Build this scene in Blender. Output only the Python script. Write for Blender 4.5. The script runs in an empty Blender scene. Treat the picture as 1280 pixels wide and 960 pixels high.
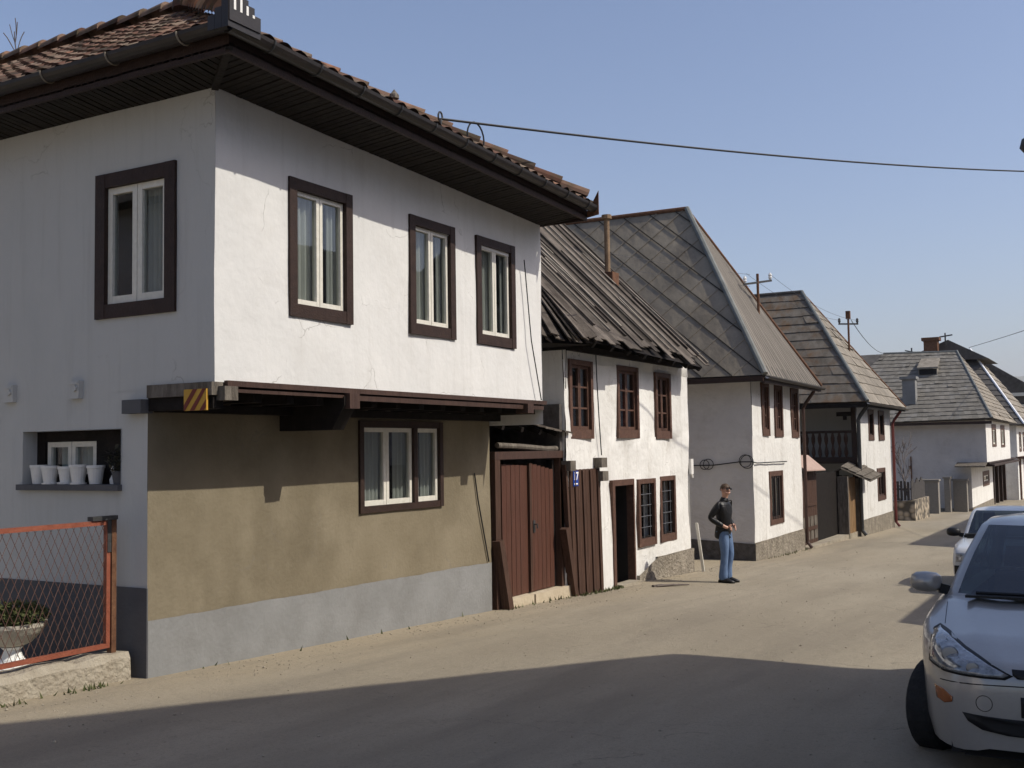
import bpy, bmesh, math, random
import numpy as np
from mathutils import Vector, Matrix
from mathutils.bvhtree import BVHTree

random.seed(7)
scene = bpy.context.scene
COL = scene.collection
R = math.radians

# ------------------------------------------------------------------ terrain
_gy = np.array([-400., -30, -5, 20, 23, 26, 30, 34, 40, 56, 75, 110, 5000])
_gz = np.array([1.9, 1.2, .436, -.494, -.598, -.686, -.79, -.873, -.995, -1.32, -1.62, -2.1, -2.3])
def g(y): return float(np.interp(y, _gy, _gz))

# ------------------------------------------------------------------ mesh helpers
class MB:
    def __init__(s): s.v = []; s.f = []; s.uv = {}
    def add(s, vs, fs, uvs=None):
        o = len(s.v); s.v += [Vector(v) for v in vs]
        for k, f in enumerate(fs):
            s.f.append([i + o for i in f])
            if uvs is not None: s.uv[len(s.f) - 1] = [uvs[i] for i in f]
    def hexa(s, p):   # 8 points: bottom 4, top 4
        s.add(p, [(3, 2, 1, 0), (4, 5, 6, 7), (0, 1, 5, 4), (1, 2, 6, 5), (2, 3, 7, 6), (3, 0, 4, 7)])
    def box(s, x0, x1, y0, y1, z0, z1):
        s.hexa([(x0, y0, z0), (x1, y0, z0), (x1, y1, z0), (x0, y1, z0), (x0, y0, z1), (x1, y0, z1), (x1, y1, z1), (x0, y1, z1)])
    def fbox(s, F, u0, u1, n0, n1, z0, z1):
        p = [F.p(u, n, z) for z in (z0, z1) for (u, n) in ((u0, n0), (u1, n0), (u1, n1), (u0, n1))]
        s.hexa(p)
    def bar(s, a, b, w, h=None, up=(0, 0, 1), w2=None):
        a, b = Vector(a), Vector(b); d = (b - a).normalized(); up = Vector(up)
        if abs(d.dot(up)) > .98: up = Vector((0, 1, 0))
        x = d.cross(up).normalized(); y = x.cross(d).normalized(); h = h or w; w2 = w2 or w
        q = []
        for c, ww in ((a, w), (b, w2)):
            hh = h * ww / w
            q += [c - x * ww / 2 - y * hh / 2, c + x * ww / 2 - y * hh / 2, c + x * ww / 2 + y * hh / 2, c - x * ww / 2 + y * hh / 2]
        s.hexa(q)
    def tube(s, pts, r, n=8, caps=True):
        pts = [Vector(p) for p in pts]; rs = r if isinstance(r, (list, tuple)) else [r] * len(pts)
        rings = []; prev = None
        for i, p in enumerate(pts):
            d = (pts[min(i + 1, len(pts) - 1)] - pts[max(i - 1, 0)]).normalized()
            if prev is None:
                u = Vector((0, 0, 1)) if abs(d.z) < .9 else Vector((1, 0, 0))
                x = d.cross(u).normalized()
            else:
                x = (prev - d * prev.dot(d)).normalized()
            prev = x; y = d.cross(x)
            rings.append([p + (x * math.cos(2 * math.pi * k / n) + y * math.sin(2 * math.pi * k / n)) * rs[i] for k in range(n)])
        vs = [v for r_ in rings for v in r_]; fs = []
        for i in range(len(pts) - 1):
            for k in range(n):
                fs.append((i * n + k, i * n + (k + 1) % n, (i + 1) * n + (k + 1) % n, (i + 1) * n + k))
        if caps: fs += [tuple(range(n))[::-1], tuple((len(pts) - 1) * n + k for k in range(n))]
        s.add(vs, fs)
    def lathe(s, c, prof, n=20):
        c = Vector(c); vs = []; fs = []
        for (r, z) in prof:
            vs += [c + Vector((r * math.cos(2 * math.pi * k / n), r * math.sin(2 * math.pi * k / n), z)) for k in range(n)]
        for i in range(len(prof) - 1):
            for k in range(n):
                fs.append((i * n + k, i * n + (k + 1) % n, (i + 1) * n + (k + 1) % n, (i + 1) * n + k))
        fs += [tuple(range(n))[::-1], tuple((len(prof) - 1) * n + k for k in range(n))]
        s.add(vs, fs)
    def poly(s, pts, t):   # polygon slab, extruded by vector t
        n = len(pts); pts = [Vector(p) for p in pts]; t = Vector(t)
        s.add(pts + [p + t for p in pts], [tuple(range(n))[::-1], tuple(range(n, 2 * n))] + [(i, (i + 1) % n, n + (i + 1) % n, n + i) for i in range(n)])

class Frame:
    def __init__(s, O, U, N): s.O, s.U, s.N = Vector(O), Vector(U), Vector(N)
    def p(s, u, n, z): return s.O + s.U * u + s.N * n + Vector((0, 0, z))
def FX(X): return Frame((X, 0, 0), (0, 1, 0), (1, 0, 0))       # facade towards the street, u = y
def FY(Y): return Frame((0, Y, 0), (1, 0, 0), (0, -1, 0))      # facade towards the camera side, u = x

def wloc(o):
    return Vector(o['base']) if o is not None and 'base' in o else Vector((0, 0, 0))
BASES = {}
def build(name, mb, mat, parent=None, smooth=False, normals=True, loc=None):
    L = BASES.get(parent.name, Vector((0, 0, 0))) if parent is not None else Vector(loc if loc is not None else (0, 0, 0))
    me = bpy.data.meshes.new(name)
    me.from_pydata([v - L for v in mb.v], [], mb.f)
    if mb.uv:
        uvl = me.uv_layers.new(name='UVMap')
        for p in me.polygons:
            if p.index in mb.uv:
                for li, uv in zip(p.loop_indices, mb.uv[p.index]): uvl.data[li].uv = uv
    if normals:
        bm = bmesh.new(); bm.from_mesh(me); bmesh.ops.recalc_face_normals(bm, faces=bm.faces); bm.to_mesh(me); bm.free()
    me.materials.append(mat)
    if smooth:
        for p in me.polygons: p.use_smooth = True
    o = bpy.data.objects.new(name, me); COL.objects.link(o)
    if parent is not None: o.parent = parent
    else: o.location = L
    BASES[o.name] = L
    return o
def tag(o, label, cat, group=None, kind=None):
    o['label'] = label; o['category'] = cat
    if group: o['group'] = group
    if kind: o['kind'] = kind
    return o
def thing(name, loc, label, cat, group=None):
    o = bpy.data.objects.new(name, None); COL.objects.link(o); o.location = loc; o.empty_display_size = .3
    BASES[o.name] = Vector(loc)
    return tag(o, label, cat, group)
def struct(o): o['kind'] = 'structure'; return o

# ------------------------------------------------------------------ materials
def mat_new(name):
    m = bpy.data.materials.new(name); m.use_nodes = True
    return m, m.node_tree, m.node_tree.nodes['Principled BSDF']
def rgba(c): return (c[0], c[1], c[2], 1)
def mk(name, c1, c2=None, scale=3., rough=.85, bump=.0, bscale=40., detail=6., metal=0., spec=.3, c3=None, scale3=.5, amt3=.5,
       stretch=(1, 1, 1), th3=(.45, .7), coat=0., bdist=.02, island=0., specks=None, streaks=None):
    m, nt, b = mat_new(name); N = nt.nodes; Lk = nt.links
    b.inputs['Roughness'].default_value = rough; b.inputs['Metallic'].default_value = metal
    b.inputs['Specular IOR Level'].default_value = spec
    if coat: b.inputs['Coat Weight'].default_value = coat; b.inputs['Coat Roughness'].default_value = .05
    c2 = c2 or c1
    tc = N.new('ShaderNodeTexCoord'); mp = N.new('ShaderNodeMapping'); mp.inputs['Scale'].default_value = stretch
    Lk.new(tc.outputs['Object'], mp.inputs['Vector'])
    n1 = N.new('ShaderNodeTexNoise'); n1.inputs['Scale'].default_value = scale; n1.inputs['Detail'].default_value = detail
    n1.inputs['Roughness'].default_value = .62
    Lk.new(mp.outputs[0], n1.inputs['Vector'])
    cr = N.new('ShaderNodeValToRGB'); cr.color_ramp.elements[0].position = .32; cr.color_ramp.elements[1].position = .68
    cr.color_ramp.elements[0].color = rgba(c1); cr.color_ramp.elements[1].color = rgba(c2)
    Lk.new(n1.outputs['Fac'], cr.inputs['Fac']); out = cr.outputs['Color']
    if c3:
        n3 = N.new('ShaderNodeTexNoise'); n3.inputs['Scale'].default_value = scale3; n3.inputs['Detail'].default_value = 8
        n3.inputs['Roughness'].default_value = .7
        Lk.new(mp.outputs[0], n3.inputs['Vector'])
        mr = N.new('ShaderNodeMapRange'); mr.inputs['From Min'].default_value = th3[0]; mr.inputs['From Max'].default_value = th3[1]
        mr.inputs['To Max'].default_value = amt3
        Lk.new(n3.outputs['Fac'], mr.inputs['Value'])
        mx = N.new('ShaderNodeMix'); mx.data_type = 'RGBA'
        Lk.new(mr.outputs[0], mx.inputs['Factor']); Lk.new(out, mx.inputs['A']); mx.inputs['B'].default_value = rgba(c3)
        out = mx.outputs['Result']
    if specks:
        ns = N.new('ShaderNodeTexNoise'); ns.inputs['Scale'].default_value = specks[0]; ns.inputs['Detail'].default_value = 7; ns.inputs['Roughness'].default_value = .75
        Lk.new(mp.outputs[0], ns.inputs['Vector'])
        mr = N.new('ShaderNodeMapRange'); mr.inputs['From Min'].default_value = specks[1]; mr.inputs['From Max'].default_value = specks[1] + .08; mr.inputs['To Max'].default_value = specks[2]
        Lk.new(ns.outputs['Fac'], mr.inputs['Value'])
        mx = N.new('ShaderNodeMix'); mx.data_type = 'RGBA'; Lk.new(mr.outputs[0], mx.inputs['Factor']); Lk.new(out, mx.inputs['A']); mx.inputs['B'].default_value = rgba(specks[3]); out = mx.outputs['Result']
    if streaks:
        m2 = N.new('ShaderNodeMapping'); m2.inputs['Scale'].default_value = (7, 7, .45); Lk.new(tc.outputs['Object'], m2.inputs['Vector'])
        ns = N.new('ShaderNodeTexNoise'); ns.inputs['Scale'].default_value = 1; ns.inputs['Detail'].default_value = 6; ns.inputs['Roughness'].default_value = .7
        Lk.new(m2.outputs[0], ns.inputs['Vector'])
        mr = N.new('ShaderNodeMapRange'); mr.inputs['From Min'].default_value = .52; mr.inputs['From Max'].default_value = .78; mr.inputs['To Max'].default_value = streaks[0]
        Lk.new(ns.outputs['Fac'], mr.inputs['Value'])
        mx = N.new('ShaderNodeMix'); mx.data_type = 'RGBA'; Lk.new(mr.outputs[0], mx.inputs['Factor']); Lk.new(out, mx.inputs['A']); mx.inputs['B'].default_value = rgba(streaks[1]); out = mx.outputs['Result']
        # hairline cracks
        nv = N.new('ShaderNodeTexNoise'); nv.inputs['Scale'].default_value = 2.2; nv.inputs['Detail'].default_value = 5; Lk.new(tc.outputs['Object'], nv.inputs['Vector'])
        av = N.new('ShaderNodeVectorMath'); av.operation = 'MULTIPLY_ADD'; Lk.new(nv.outputs['Color'], av.inputs[0]); av.inputs[1].default_value = (.7, .7, .7); Lk.new(tc.outputs['Object'], av.inputs[2])
        vo = N.new('ShaderNodeTexVoronoi'); vo.feature = 'DISTANCE_TO_EDGE'; vo.inputs['Scale'].default_value = .8; Lk.new(av.outputs[0], vo.inputs['Vector'])
        mr = N.new('ShaderNodeMapRange'); mr.inputs['From Max'].default_value = .006; mr.inputs['To Min'].default_value = 1; mr.inputs['To Max'].default_value = 0; Lk.new(vo.outputs['Distance'], mr.inputs['Value'])
        m3 = N.new('ShaderNodeMapRange'); m3.inputs['From Min'].default_value = .52; m3.inputs['From Max'].default_value = .6; m3.inputs['To Max'].default_value = .55; Lk.new(n1.outputs['Fac'], m3.inputs['Value'])
        mm = N.new('ShaderNodeMath'); mm.operation = 'MULTIPLY'; Lk.new(mr.outputs[0], mm.inputs[0]); Lk.new(m3.outputs[0], mm.inputs[1])
        mx = N.new('ShaderNodeMix'); mx.data_type = 'RGBA'; Lk.new(mm.outputs[0], mx.inputs['Factor']); Lk.new(out, mx.inputs['A']); mx.inputs['B'].default_value = (.16, .145, .125, 1); out = mx.outputs['Result']
    if island:
        ge = N.new('ShaderNodeNewGeometry'); mr = N.new('ShaderNodeMapRange'); mr.inputs['To Min'].default_value = 1 - island; mr.inputs['To Max'].default_value = 1 + island
        Lk.new(ge.outputs['Random Per Island'], mr.inputs['Value'])
        vm = N.new('ShaderNodeVectorMath'); vm.operation = 'SCALE'; Lk.new(out, vm.inputs[0]); Lk.new(mr.outputs[0], vm.inputs['Scale']); out = vm.outputs[0]
    Lk.new(out, b.inputs['Base Color'])
    if bump:
        nb = N.new('ShaderNodeTexNoise'); nb.inputs['Scale'].default_value = bscale; nb.inputs['Detail'].default_value = 5
        Lk.new(mp.outputs[0], nb.inputs['Vector'])
        bp = N.new('ShaderNodeBump'); bp.inputs['Strength'].default_value = bump; bp.inputs['Distance'].default_value = bdist
        Lk.new(nb.outputs['Fac'], bp.inputs['Height']); Lk.new(bp.outputs[0], b.inputs['Normal'])
    return m

M = {}
M['white'] = mk('white_plaster', (.62, .615, .60), (.69, .68, .66), 1.2, .9, .3, 11, c3=(.50, .48, .45), scale3=1.3, amt3=.4, th3=(.50, .75), spec=.12, bdist=.02, specks=(6, .66, .35, (.36, .34, .31)), streaks=(.35, (.44, .42, .385)))
M['white_old'] = mk('old_white_plaster', (.65, .635, .60), (.73, .715, .68), 1.5, .92, .45, 7, c3=(.42, .38, .33), scale3=1.9, amt3=.6, th3=(.55, .75), spec=.12, bdist=.04, specks=(7, .64, .5, (.33, .29, .24)), streaks=(.5, (.38, .35, .30)))
M['white_grey'] = mk('grey_limewash', (.50, .47, .45), (.60, .57, .54), .9, .92, .6, 8, c3=(.32, .28, .25), scale3=1.3, amt3=.45, th3=(.52, .75), spec=.12, bdist=.04)
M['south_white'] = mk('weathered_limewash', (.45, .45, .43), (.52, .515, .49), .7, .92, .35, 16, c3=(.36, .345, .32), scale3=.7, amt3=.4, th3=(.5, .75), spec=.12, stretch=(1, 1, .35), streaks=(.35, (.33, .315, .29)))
M['ochre'] = mk('ochre_render', (.184, .154, .104), (.238, .203, .143), 1.3, .93, .3, 24, c3=(.135, .112, .075), scale3=.75, amt3=.75, specks=(3.5, .62, .4, (.27, .235, .17)), streaks=(.12, (.115, .097, .068)), th3=(.45, .7), spec=.1)
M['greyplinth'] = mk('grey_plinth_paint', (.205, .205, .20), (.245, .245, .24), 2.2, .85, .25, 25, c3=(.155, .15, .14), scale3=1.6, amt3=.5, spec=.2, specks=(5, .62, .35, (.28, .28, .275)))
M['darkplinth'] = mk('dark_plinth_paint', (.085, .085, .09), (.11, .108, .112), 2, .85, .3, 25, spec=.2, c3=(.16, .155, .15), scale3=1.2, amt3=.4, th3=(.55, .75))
M['roughplinth'] = mk('rough_cement_plinth', (.20, .175, .14), (.33, .29, .235), 5, .95, 1, 18, c3=(.13, .11, .085), scale3=3, amt3=.6, spec=.1, bdist=.05)
M['stonedark'] = mk('dark_stone_patch', (.06, .055, .05), (.11, .10, .095), 8, .95, 1, 16, spec=.1)
M['brown'] = mk('brown_painted_wood', (.042, .022, .016), (.068, .037, .027), 12, .55, .3, 60, spec=.35, stretch=(1, 1, .25))
M['darkbrown'] = mk('dark_window_wood', (.024, .0125, .009), (.040, .021, .015), 12, .6, .3, 60, spec=.3)
M['redbrown'] = mk('red_brown_window_wood', (.070, .035, .024), (.110, .057, .039), 14, .6, .3, 60, spec=.3, c3=(.24, .15, .10), scale3=9, amt3=.5, th3=(.56, .72))
M['gatewood'] = mk('red_brown_gate_boards', (.070, .026, .016), (.098, .040, .026), 5, .6, .3, 50, stretch=(4, 4, .4), spec=.3, c3=(.06, .03, .02), scale3=3, amt3=.6)
M['plankwood'] = mk('dark_brown_fence_boards', (.045, .022, .014), (.085, .045, .03), 6, .7, .5, 40, stretch=(5, 5, .35), spec=.25, c3=(.14, .085, .06), scale3=5, amt3=.5, th3=(.55, .75))
M['greywood'] = mk('weathered_grey_wood', (.10, .085, .07), (.21, .185, .155), 5, .9, .7, 30, stretch=(3, 3, .8), spec=.12, c3=(.05, .042, .034), scale3=2.2, amt3=.7)
M['oldboards'] = mk('old_roof_boards', (.068, .056, .047), (.135, .115, .097), 4, .9, .8, 26, spec=.12, island=.4, c3=(.03, .025, .02), scale3=1.8, amt3=.7, th3=(.48, .72))
M['oldboards2'] = mk('pale_roof_boards', (.19, .165, .135), (.28, .25, .21), 6, .9, .6, 26, spec=.12)
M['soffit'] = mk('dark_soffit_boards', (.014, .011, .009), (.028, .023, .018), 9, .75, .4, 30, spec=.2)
M['gutter'] = mk('dark_gutter_paint', (.017, .014, .013), (.030, .024, .021), 5, .42, .1, 40, spec=.4)
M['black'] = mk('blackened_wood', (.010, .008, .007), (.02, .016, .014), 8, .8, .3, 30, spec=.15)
M['sashwhite'] = mk('white_sash_paint', (.60, .575, .50), (.69, .665, .59), 18, .5, .2, 60, spec=.35)
M['sheet'] = mk('grey_sheet_roof', (.20, .168, .122), (.285, .243, .183), 1.6, .6, .4, 6, spec=.35, c3=(.13, .11, .085), scale3=1.1, amt3=.75, th3=(.42, .68), stretch=(1, 1, .6), bdist=.04)
M['seam'] = mk('dark_roof_seam', (.03, .027, .024), (.05, .044, .04), 6, .9, .2, 30, spec=.1)
M['ribs'] = mk('ribbed_roof_strips', (.17, .15, .125), (.27, .24, .205), 2.2, .75, .5, 14, island=.2, stretch=(.25, 6, .25), spec=.2, c3=(.11, .095, .08), scale3=1.2, amt3=.5)
M['courses'] = mk('weathered_sheet_courses', (.19, .165, .132), (.30, .268, .222), 2, .8, .4, 14, island=.16, stretch=(2.5, 2.5, .28), spec=.2, c3=(.125, .105, .08), scale3=1.4, amt3=.75, th3=(.45, .7))
M['courses_rust'] = mk('stained_sheet_courses', (.105, .09, .072), (.17, .15, .125), 2, .8, .4, 14, island=.16, stretch=(2.5, 2.5, .22), spec=.2, c3=(.125, .068, .03), scale3=.8, amt3=.8, th3=(.48, .66))
M['courses_grey'] = mk('grey_shingle_courses', (.13, .12, .102), (.195, .18, .157), 2.5, .85, .5, 14, island=.18, stretch=(1.5, 1.5, .4), spec=.2, c3=(.20, .20, .20), scale3=1.1, amt3=.6, th3=(.52, .68))
M['darkroof'] = mk('dark_roof', (.060, .055, .050), (.105, .096, .088), 3, .85, .5, 12)
M['metalgreen'] = mk('dull_ridge_metal', (.12, .125, .115), (.18, .185, .17), 4, .5, .2, 20, spec=.4)
M['rust'] = mk('rusty_iron', (.09, .04, .022), (.17, .085, .045), 10, .8, .4, 40, spec=.25)
M['rustpale'] = mk('pale_rusty_pipe', (.15, .095, .055), (.25, .17, .10), 8, .8, .3, 40)
M['iron'] = mk('dark_iron', (.03, .03, .03), (.05, .05, .05), 10, .5, .2, 40, spec=.4)
M['cable'] = mk('black_cable', (.012, .012, .013), None, 10, .5)
M['cabledk'] = mk('grey_wire', (.09, .09, .095), None, 10, .5)
M['ceramic'] = mk('white_ceramic', (.72, .70, .66), (.8, .78, .74), 10, .3, spec=.5)
M['plasticpot'] = mk('white_flower_pot', (.62, .61, .58), (.70, .69, .66), 10, .45, spec=.4)
M['fencered'] = mk('red_painted_steel', (.21, .058, .032), (.27, .085, .048), 12, .55, .3, 60, spec=.35, c3=(.12, .05, .03), scale3=9, amt3=.7, th3=(.56, .7))
M['fencewire'] = mk('rusty_mesh_wire', (.10, .05, .035), (.15, .08, .06), 10, .7)
M['concrete'] = mk('old_concrete', (.30, .26, .20), (.40, .355, .28), 4, .95, .9, 20, c3=(.18, .15, .11), scale3=3, amt3=.5, spec=.1, bdist=.04)
M['steplime'] = mk('pale_step_stone', (.42, .35, .25), (.50, .43, .32), 5, .92, .6, 18, spec=.1)
M['yellow'] = mk('yellow_marker', (.46, .26, .03), (.52, .30, .05), 10, .5)
M['markred'] = mk('dark_red_stripe', (.16, .03, .02), None, 10, .5)
M['blue'] = mk('blue_enamel', (.02, .06, .30), None, 10, .25, spec=.5)
M['signwhite'] = mk('white_enamel', (.85, .85, .85), None, 10, .3)
M['leaf'] = mk('dull_green_leaves', (.045, .06, .02), (.09, .095, .035), 9, .7, spec=.2)
M['dryleaf'] = mk('dark_dry_leaves', (.03, .03, .02), (.06, .055, .035), 9, .8)
M['bark'] = mk('grey_bark', (.10, .08, .07), (.16, .135, .12), 8, .9, .5, 30)
M['urn'] = mk('cast_stone', (.40, .36, .29), (.50, .46, .38), 6, .9, .5, 30)
M['whitecloth'] = mk('white_painted_stone', (.80, .80, .76), (.85, .85, .82), 6, .9)
M['stonewall'] = None
M['paling'] = mk('grey_palings', (.045, .04, .038), (.08, .072, .068), 8, .85)
M['piersouth'] = mk('slate_pier', (.19, .175, .15), (.27, .25, .22), 8, .9, .6, 20, stretch=(1, 1, 4))
M['skinm'] = mk('skin', (.50, .28, .20), (.55, .32, .23), 20, .5, spec=.4)
M['hair'] = mk('brown_hair', (.05, .03, .018), (.09, .055, .03), 40, .6)
M['leather'] = mk('black_leather', (.006, .006, .007), (.012, .012, .013), 10, .45, .6, 22, spec=.3)
M['jeans'] = mk('blue_denim', (.085, .14, .25), (.15, .22, .35), 6, .9, .4, 30, stretch=(1, 1, .5), c3=(.05, .085, .17), scale3=4, amt3=.6)
M['shoe'] = mk('dark_shoe', (.012, .011, .011), None, 10, .45)
M['silver'] = mk('silver_car_paint', (.345, .335, .32), (.365, .355, .34), 30, .30, metal=.4, spec=.5, coat=.6)
M['white_car'] = mk('pale_car_paint', (.55, .56, .57), (.58, .59, .60), 30, .35, metal=.1, spec=.5, coat=.5)
M['carblack'] = mk('black_trim', (.012, .012, .013), None, 10, .5)
M['tyre'] = mk('tyre_rubber', (.014, .014, .015), (.022, .022, .022), 20, .8, .4, 60)
M['rim'] = mk('alloy_rim', (.35, .35, .36), None, 10, .35, metal=.8)
M['amber'] = mk('amber_lens', (.26, .07, .015), (.32, .10, .02), 20, .15, spec=.5, coat=.6)
M['lampglass'] = None
M['road'] = None
M['hillm'] = mk('far_hillside', (.16, .17, .13), (.24, .235, .19), .004, .95, c3=(.33, .30, .25), scale3=.006, amt3=.5)
M['curtain'] = mk('pale_curtain', (.46, .45, .41), (.56, .55, .50), 6, .95, stretch=(4, 4, .3))
M['curtteal'] = mk('teal_white_curtain', (.40, .48, .46), (.55, .60, .57), 6, .95)
M['curtred'] = mk('red_curtain', (.50, .06, .035), (.55, .09, .05), 6, .95)
M['dark'] = mk('dark_room', (.012, .011, .011), (.02, .018, .017), 3, .95)
M['rosecanopy'] = mk('faded_pink_sheet', (.36, .255, .21), (.42, .30, .25), 6, .8)
M['redpipe'] = mk('red_lead_paint', (.11, .028, .024), (.15, .038, .032), 8, .5)

def glass_mat(name, tint, base_refl=.05):
    m, nt, b = mat_new(name); N = nt.nodes; Lk = nt.links; nt.nodes.remove(b); out = nt.nodes['Material Output']
    tr = N.new('ShaderNodeBsdfTransparent'); tr.inputs['Color'].default_value = rgba(tint)
    gl = N.new('ShaderNodeBsdfGlossy'); gl.inputs['Roughness'].default_value = .02; gl.inputs['Color'].default_value = (1, 1, 1, 1)
    lw = N.new('ShaderNodeLayerWeight'); pw = N.new('ShaderNodeMath'); pw.operation = 'POWER'; pw.inputs[1].default_value = 5; Lk.new(lw.outputs['Facing'], pw.inputs[0])
    fr = N.new('ShaderNodeMath'); fr.operation = 'MULTIPLY_ADD'; Lk.new(pw.outputs[0], fr.inputs[0]); fr.inputs[1].default_value = .9; fr.inputs[2].default_value = .10   # two panes of glass, Schlick
    mx = N.new('ShaderNodeMixShader'); Lk.new(fr.outputs[0], mx.inputs[0]); Lk.new(tr.outputs[0], mx.inputs[1]); Lk.new(gl.outputs[0], mx.inputs[2])
    tc = N.new('ShaderNodeTexCoord'); nz = N.new('ShaderNodeTexNoise'); nz.inputs['Scale'].default_value = 2.2; nz.inputs['Detail'].default_value = 1
    Lk.new(tc.outputs['Object'], nz.inputs['Vector'])
    bp = N.new('ShaderNodeBump'); bp.inputs['Strength'].default_value = .05; bp.inputs['Distance'].default_value = .01
    Lk.new(nz.outputs['Fac'], bp.inputs['Height']); Lk.new(bp.outputs[0], gl.inputs['Normal'])
    Lk.new(mx.outputs[0], out.inputs['Surface'])
    return m
M['glass'] = glass_mat('window_glass', (.62, .66, .66))
def dark_glass(name, c=(.012, .016, .018)):
    m, nt, b = mat_new(name); b.inputs['Base Color'].default_value = rgba(c); b.inputs['Roughness'].default_value = .03
    b.inputs['Specular IOR Level'].default_value = .6; return m
M['carglass'] = dark_glass('car_glass'); M['screen'] = glass_mat('car_screen', (.20, .25, .25))
M['lampglass'] = mk('headlamp_glass', (.13, .135, .14), (.40, .41, .42), 22, .12, spec=.6, metal=.35, coat=1)

def tile_mat():
    m, nt, b = mat_new('clay_pantiles'); N = nt.nodes; Lk = nt.links
    b.inputs['Roughness'].default_value = .9; b.inputs['Specular IOR Level'].default_value = .15
    uv = N.new('ShaderNodeUVMap'); fl = N.new('ShaderNodeVectorMath'); fl.operation = 'FLOOR'; Lk.new(uv.outputs[0], fl.inputs[0])
    wn = N.new('ShaderNodeTexWhiteNoise'); wn.noise_dimensions = '3D'; Lk.new(fl.outputs[0], wn.inputs['Vector'])
    cr = N.new('ShaderNodeValToRGB'); e = cr.color_ramp.elements
    e[0].color = (.05, .032, .025, 1); e[1].color = (.24, .105, .062, 1); e.new(.35).color = (.12, .058, .04, 1); e.new(.9).color = (.21, .155, .115, 1)
    Lk.new(wn.outputs['Value'], cr.inputs['Fac'])
    tc = N.new('ShaderNodeTexCoord'); nz = N.new('ShaderNodeTexNoise'); nz.inputs['Scale'].default_value = 7; nz.inputs['Detail'].default_value = 7
    Lk.new(tc.outputs['Object'], nz.inputs['Vector'])
    mr = N.new('ShaderNodeMapRange'); mr.inputs['From Min'].default_value = .45; mr.inputs['From Max'].default_value = .7; mr.inputs['To Max'].default_value = .75
    Lk.new(nz.outputs['Fac'], mr.inputs['Value'])
    mx = N.new('ShaderNodeMix'); mx.data_type = 'RGBA'; Lk.new(mr.outputs[0], mx.inputs['Factor']); Lk.new(cr.outputs[0], mx.inputs['A']); mx.inputs['B'].default_value = (.045, .045, .028, 1)
    Lk.new(mx.outputs['Result'], b.inputs['Base Color'])
    bp = N.new('ShaderNodeBump'); bp.inputs['Strength'].default_value = .4; bp.inputs['Distance'].default_value = .02
    Lk.new(nz.outputs['Fac'], bp.inputs['Height']); Lk.new(bp.outputs[0], b.inputs['Normal'])
    return m
M['tile'] = tile_mat()

def stone_mat():
    m, nt, b = mat_new('rubble_stone'); N = nt.nodes; Lk = nt.links; b.inputs['Roughness'].default_value = .9
    tc = N.new('ShaderNodeTexCoord'); vo = N.new('ShaderNodeTexVoronoi'); vo.inputs['Scale'].default_value = 4.2; vo.feature = 'F1'
    Lk.new(tc.outputs['Object'], vo.inputs['Vector'])
    cr = N.new('ShaderNodeValToRGB'); e = cr.color_ramp.elements; e[0].color = (.46, .38, .28, 1); e[1].color = (.10, .085, .065, 1); e[0].position = .25; e[1].position = .62
    Lk.new(vo.outputs['Distance'], cr.inputs['Fac']); Lk.new(cr.outputs[0], b.inputs['Base Color'])
    bp = N.new('ShaderNodeBump'); bp.inputs['Strength'].default_value = .8; bp.inputs['Distance'].default_value = .06; bp.invert = True
    Lk.new(vo.outputs['Distance'], bp.inputs['Height']); Lk.new(bp.outputs[0], b.inputs['Normal'])
    return m
M['stonewall'] = stone_mat()

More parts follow.
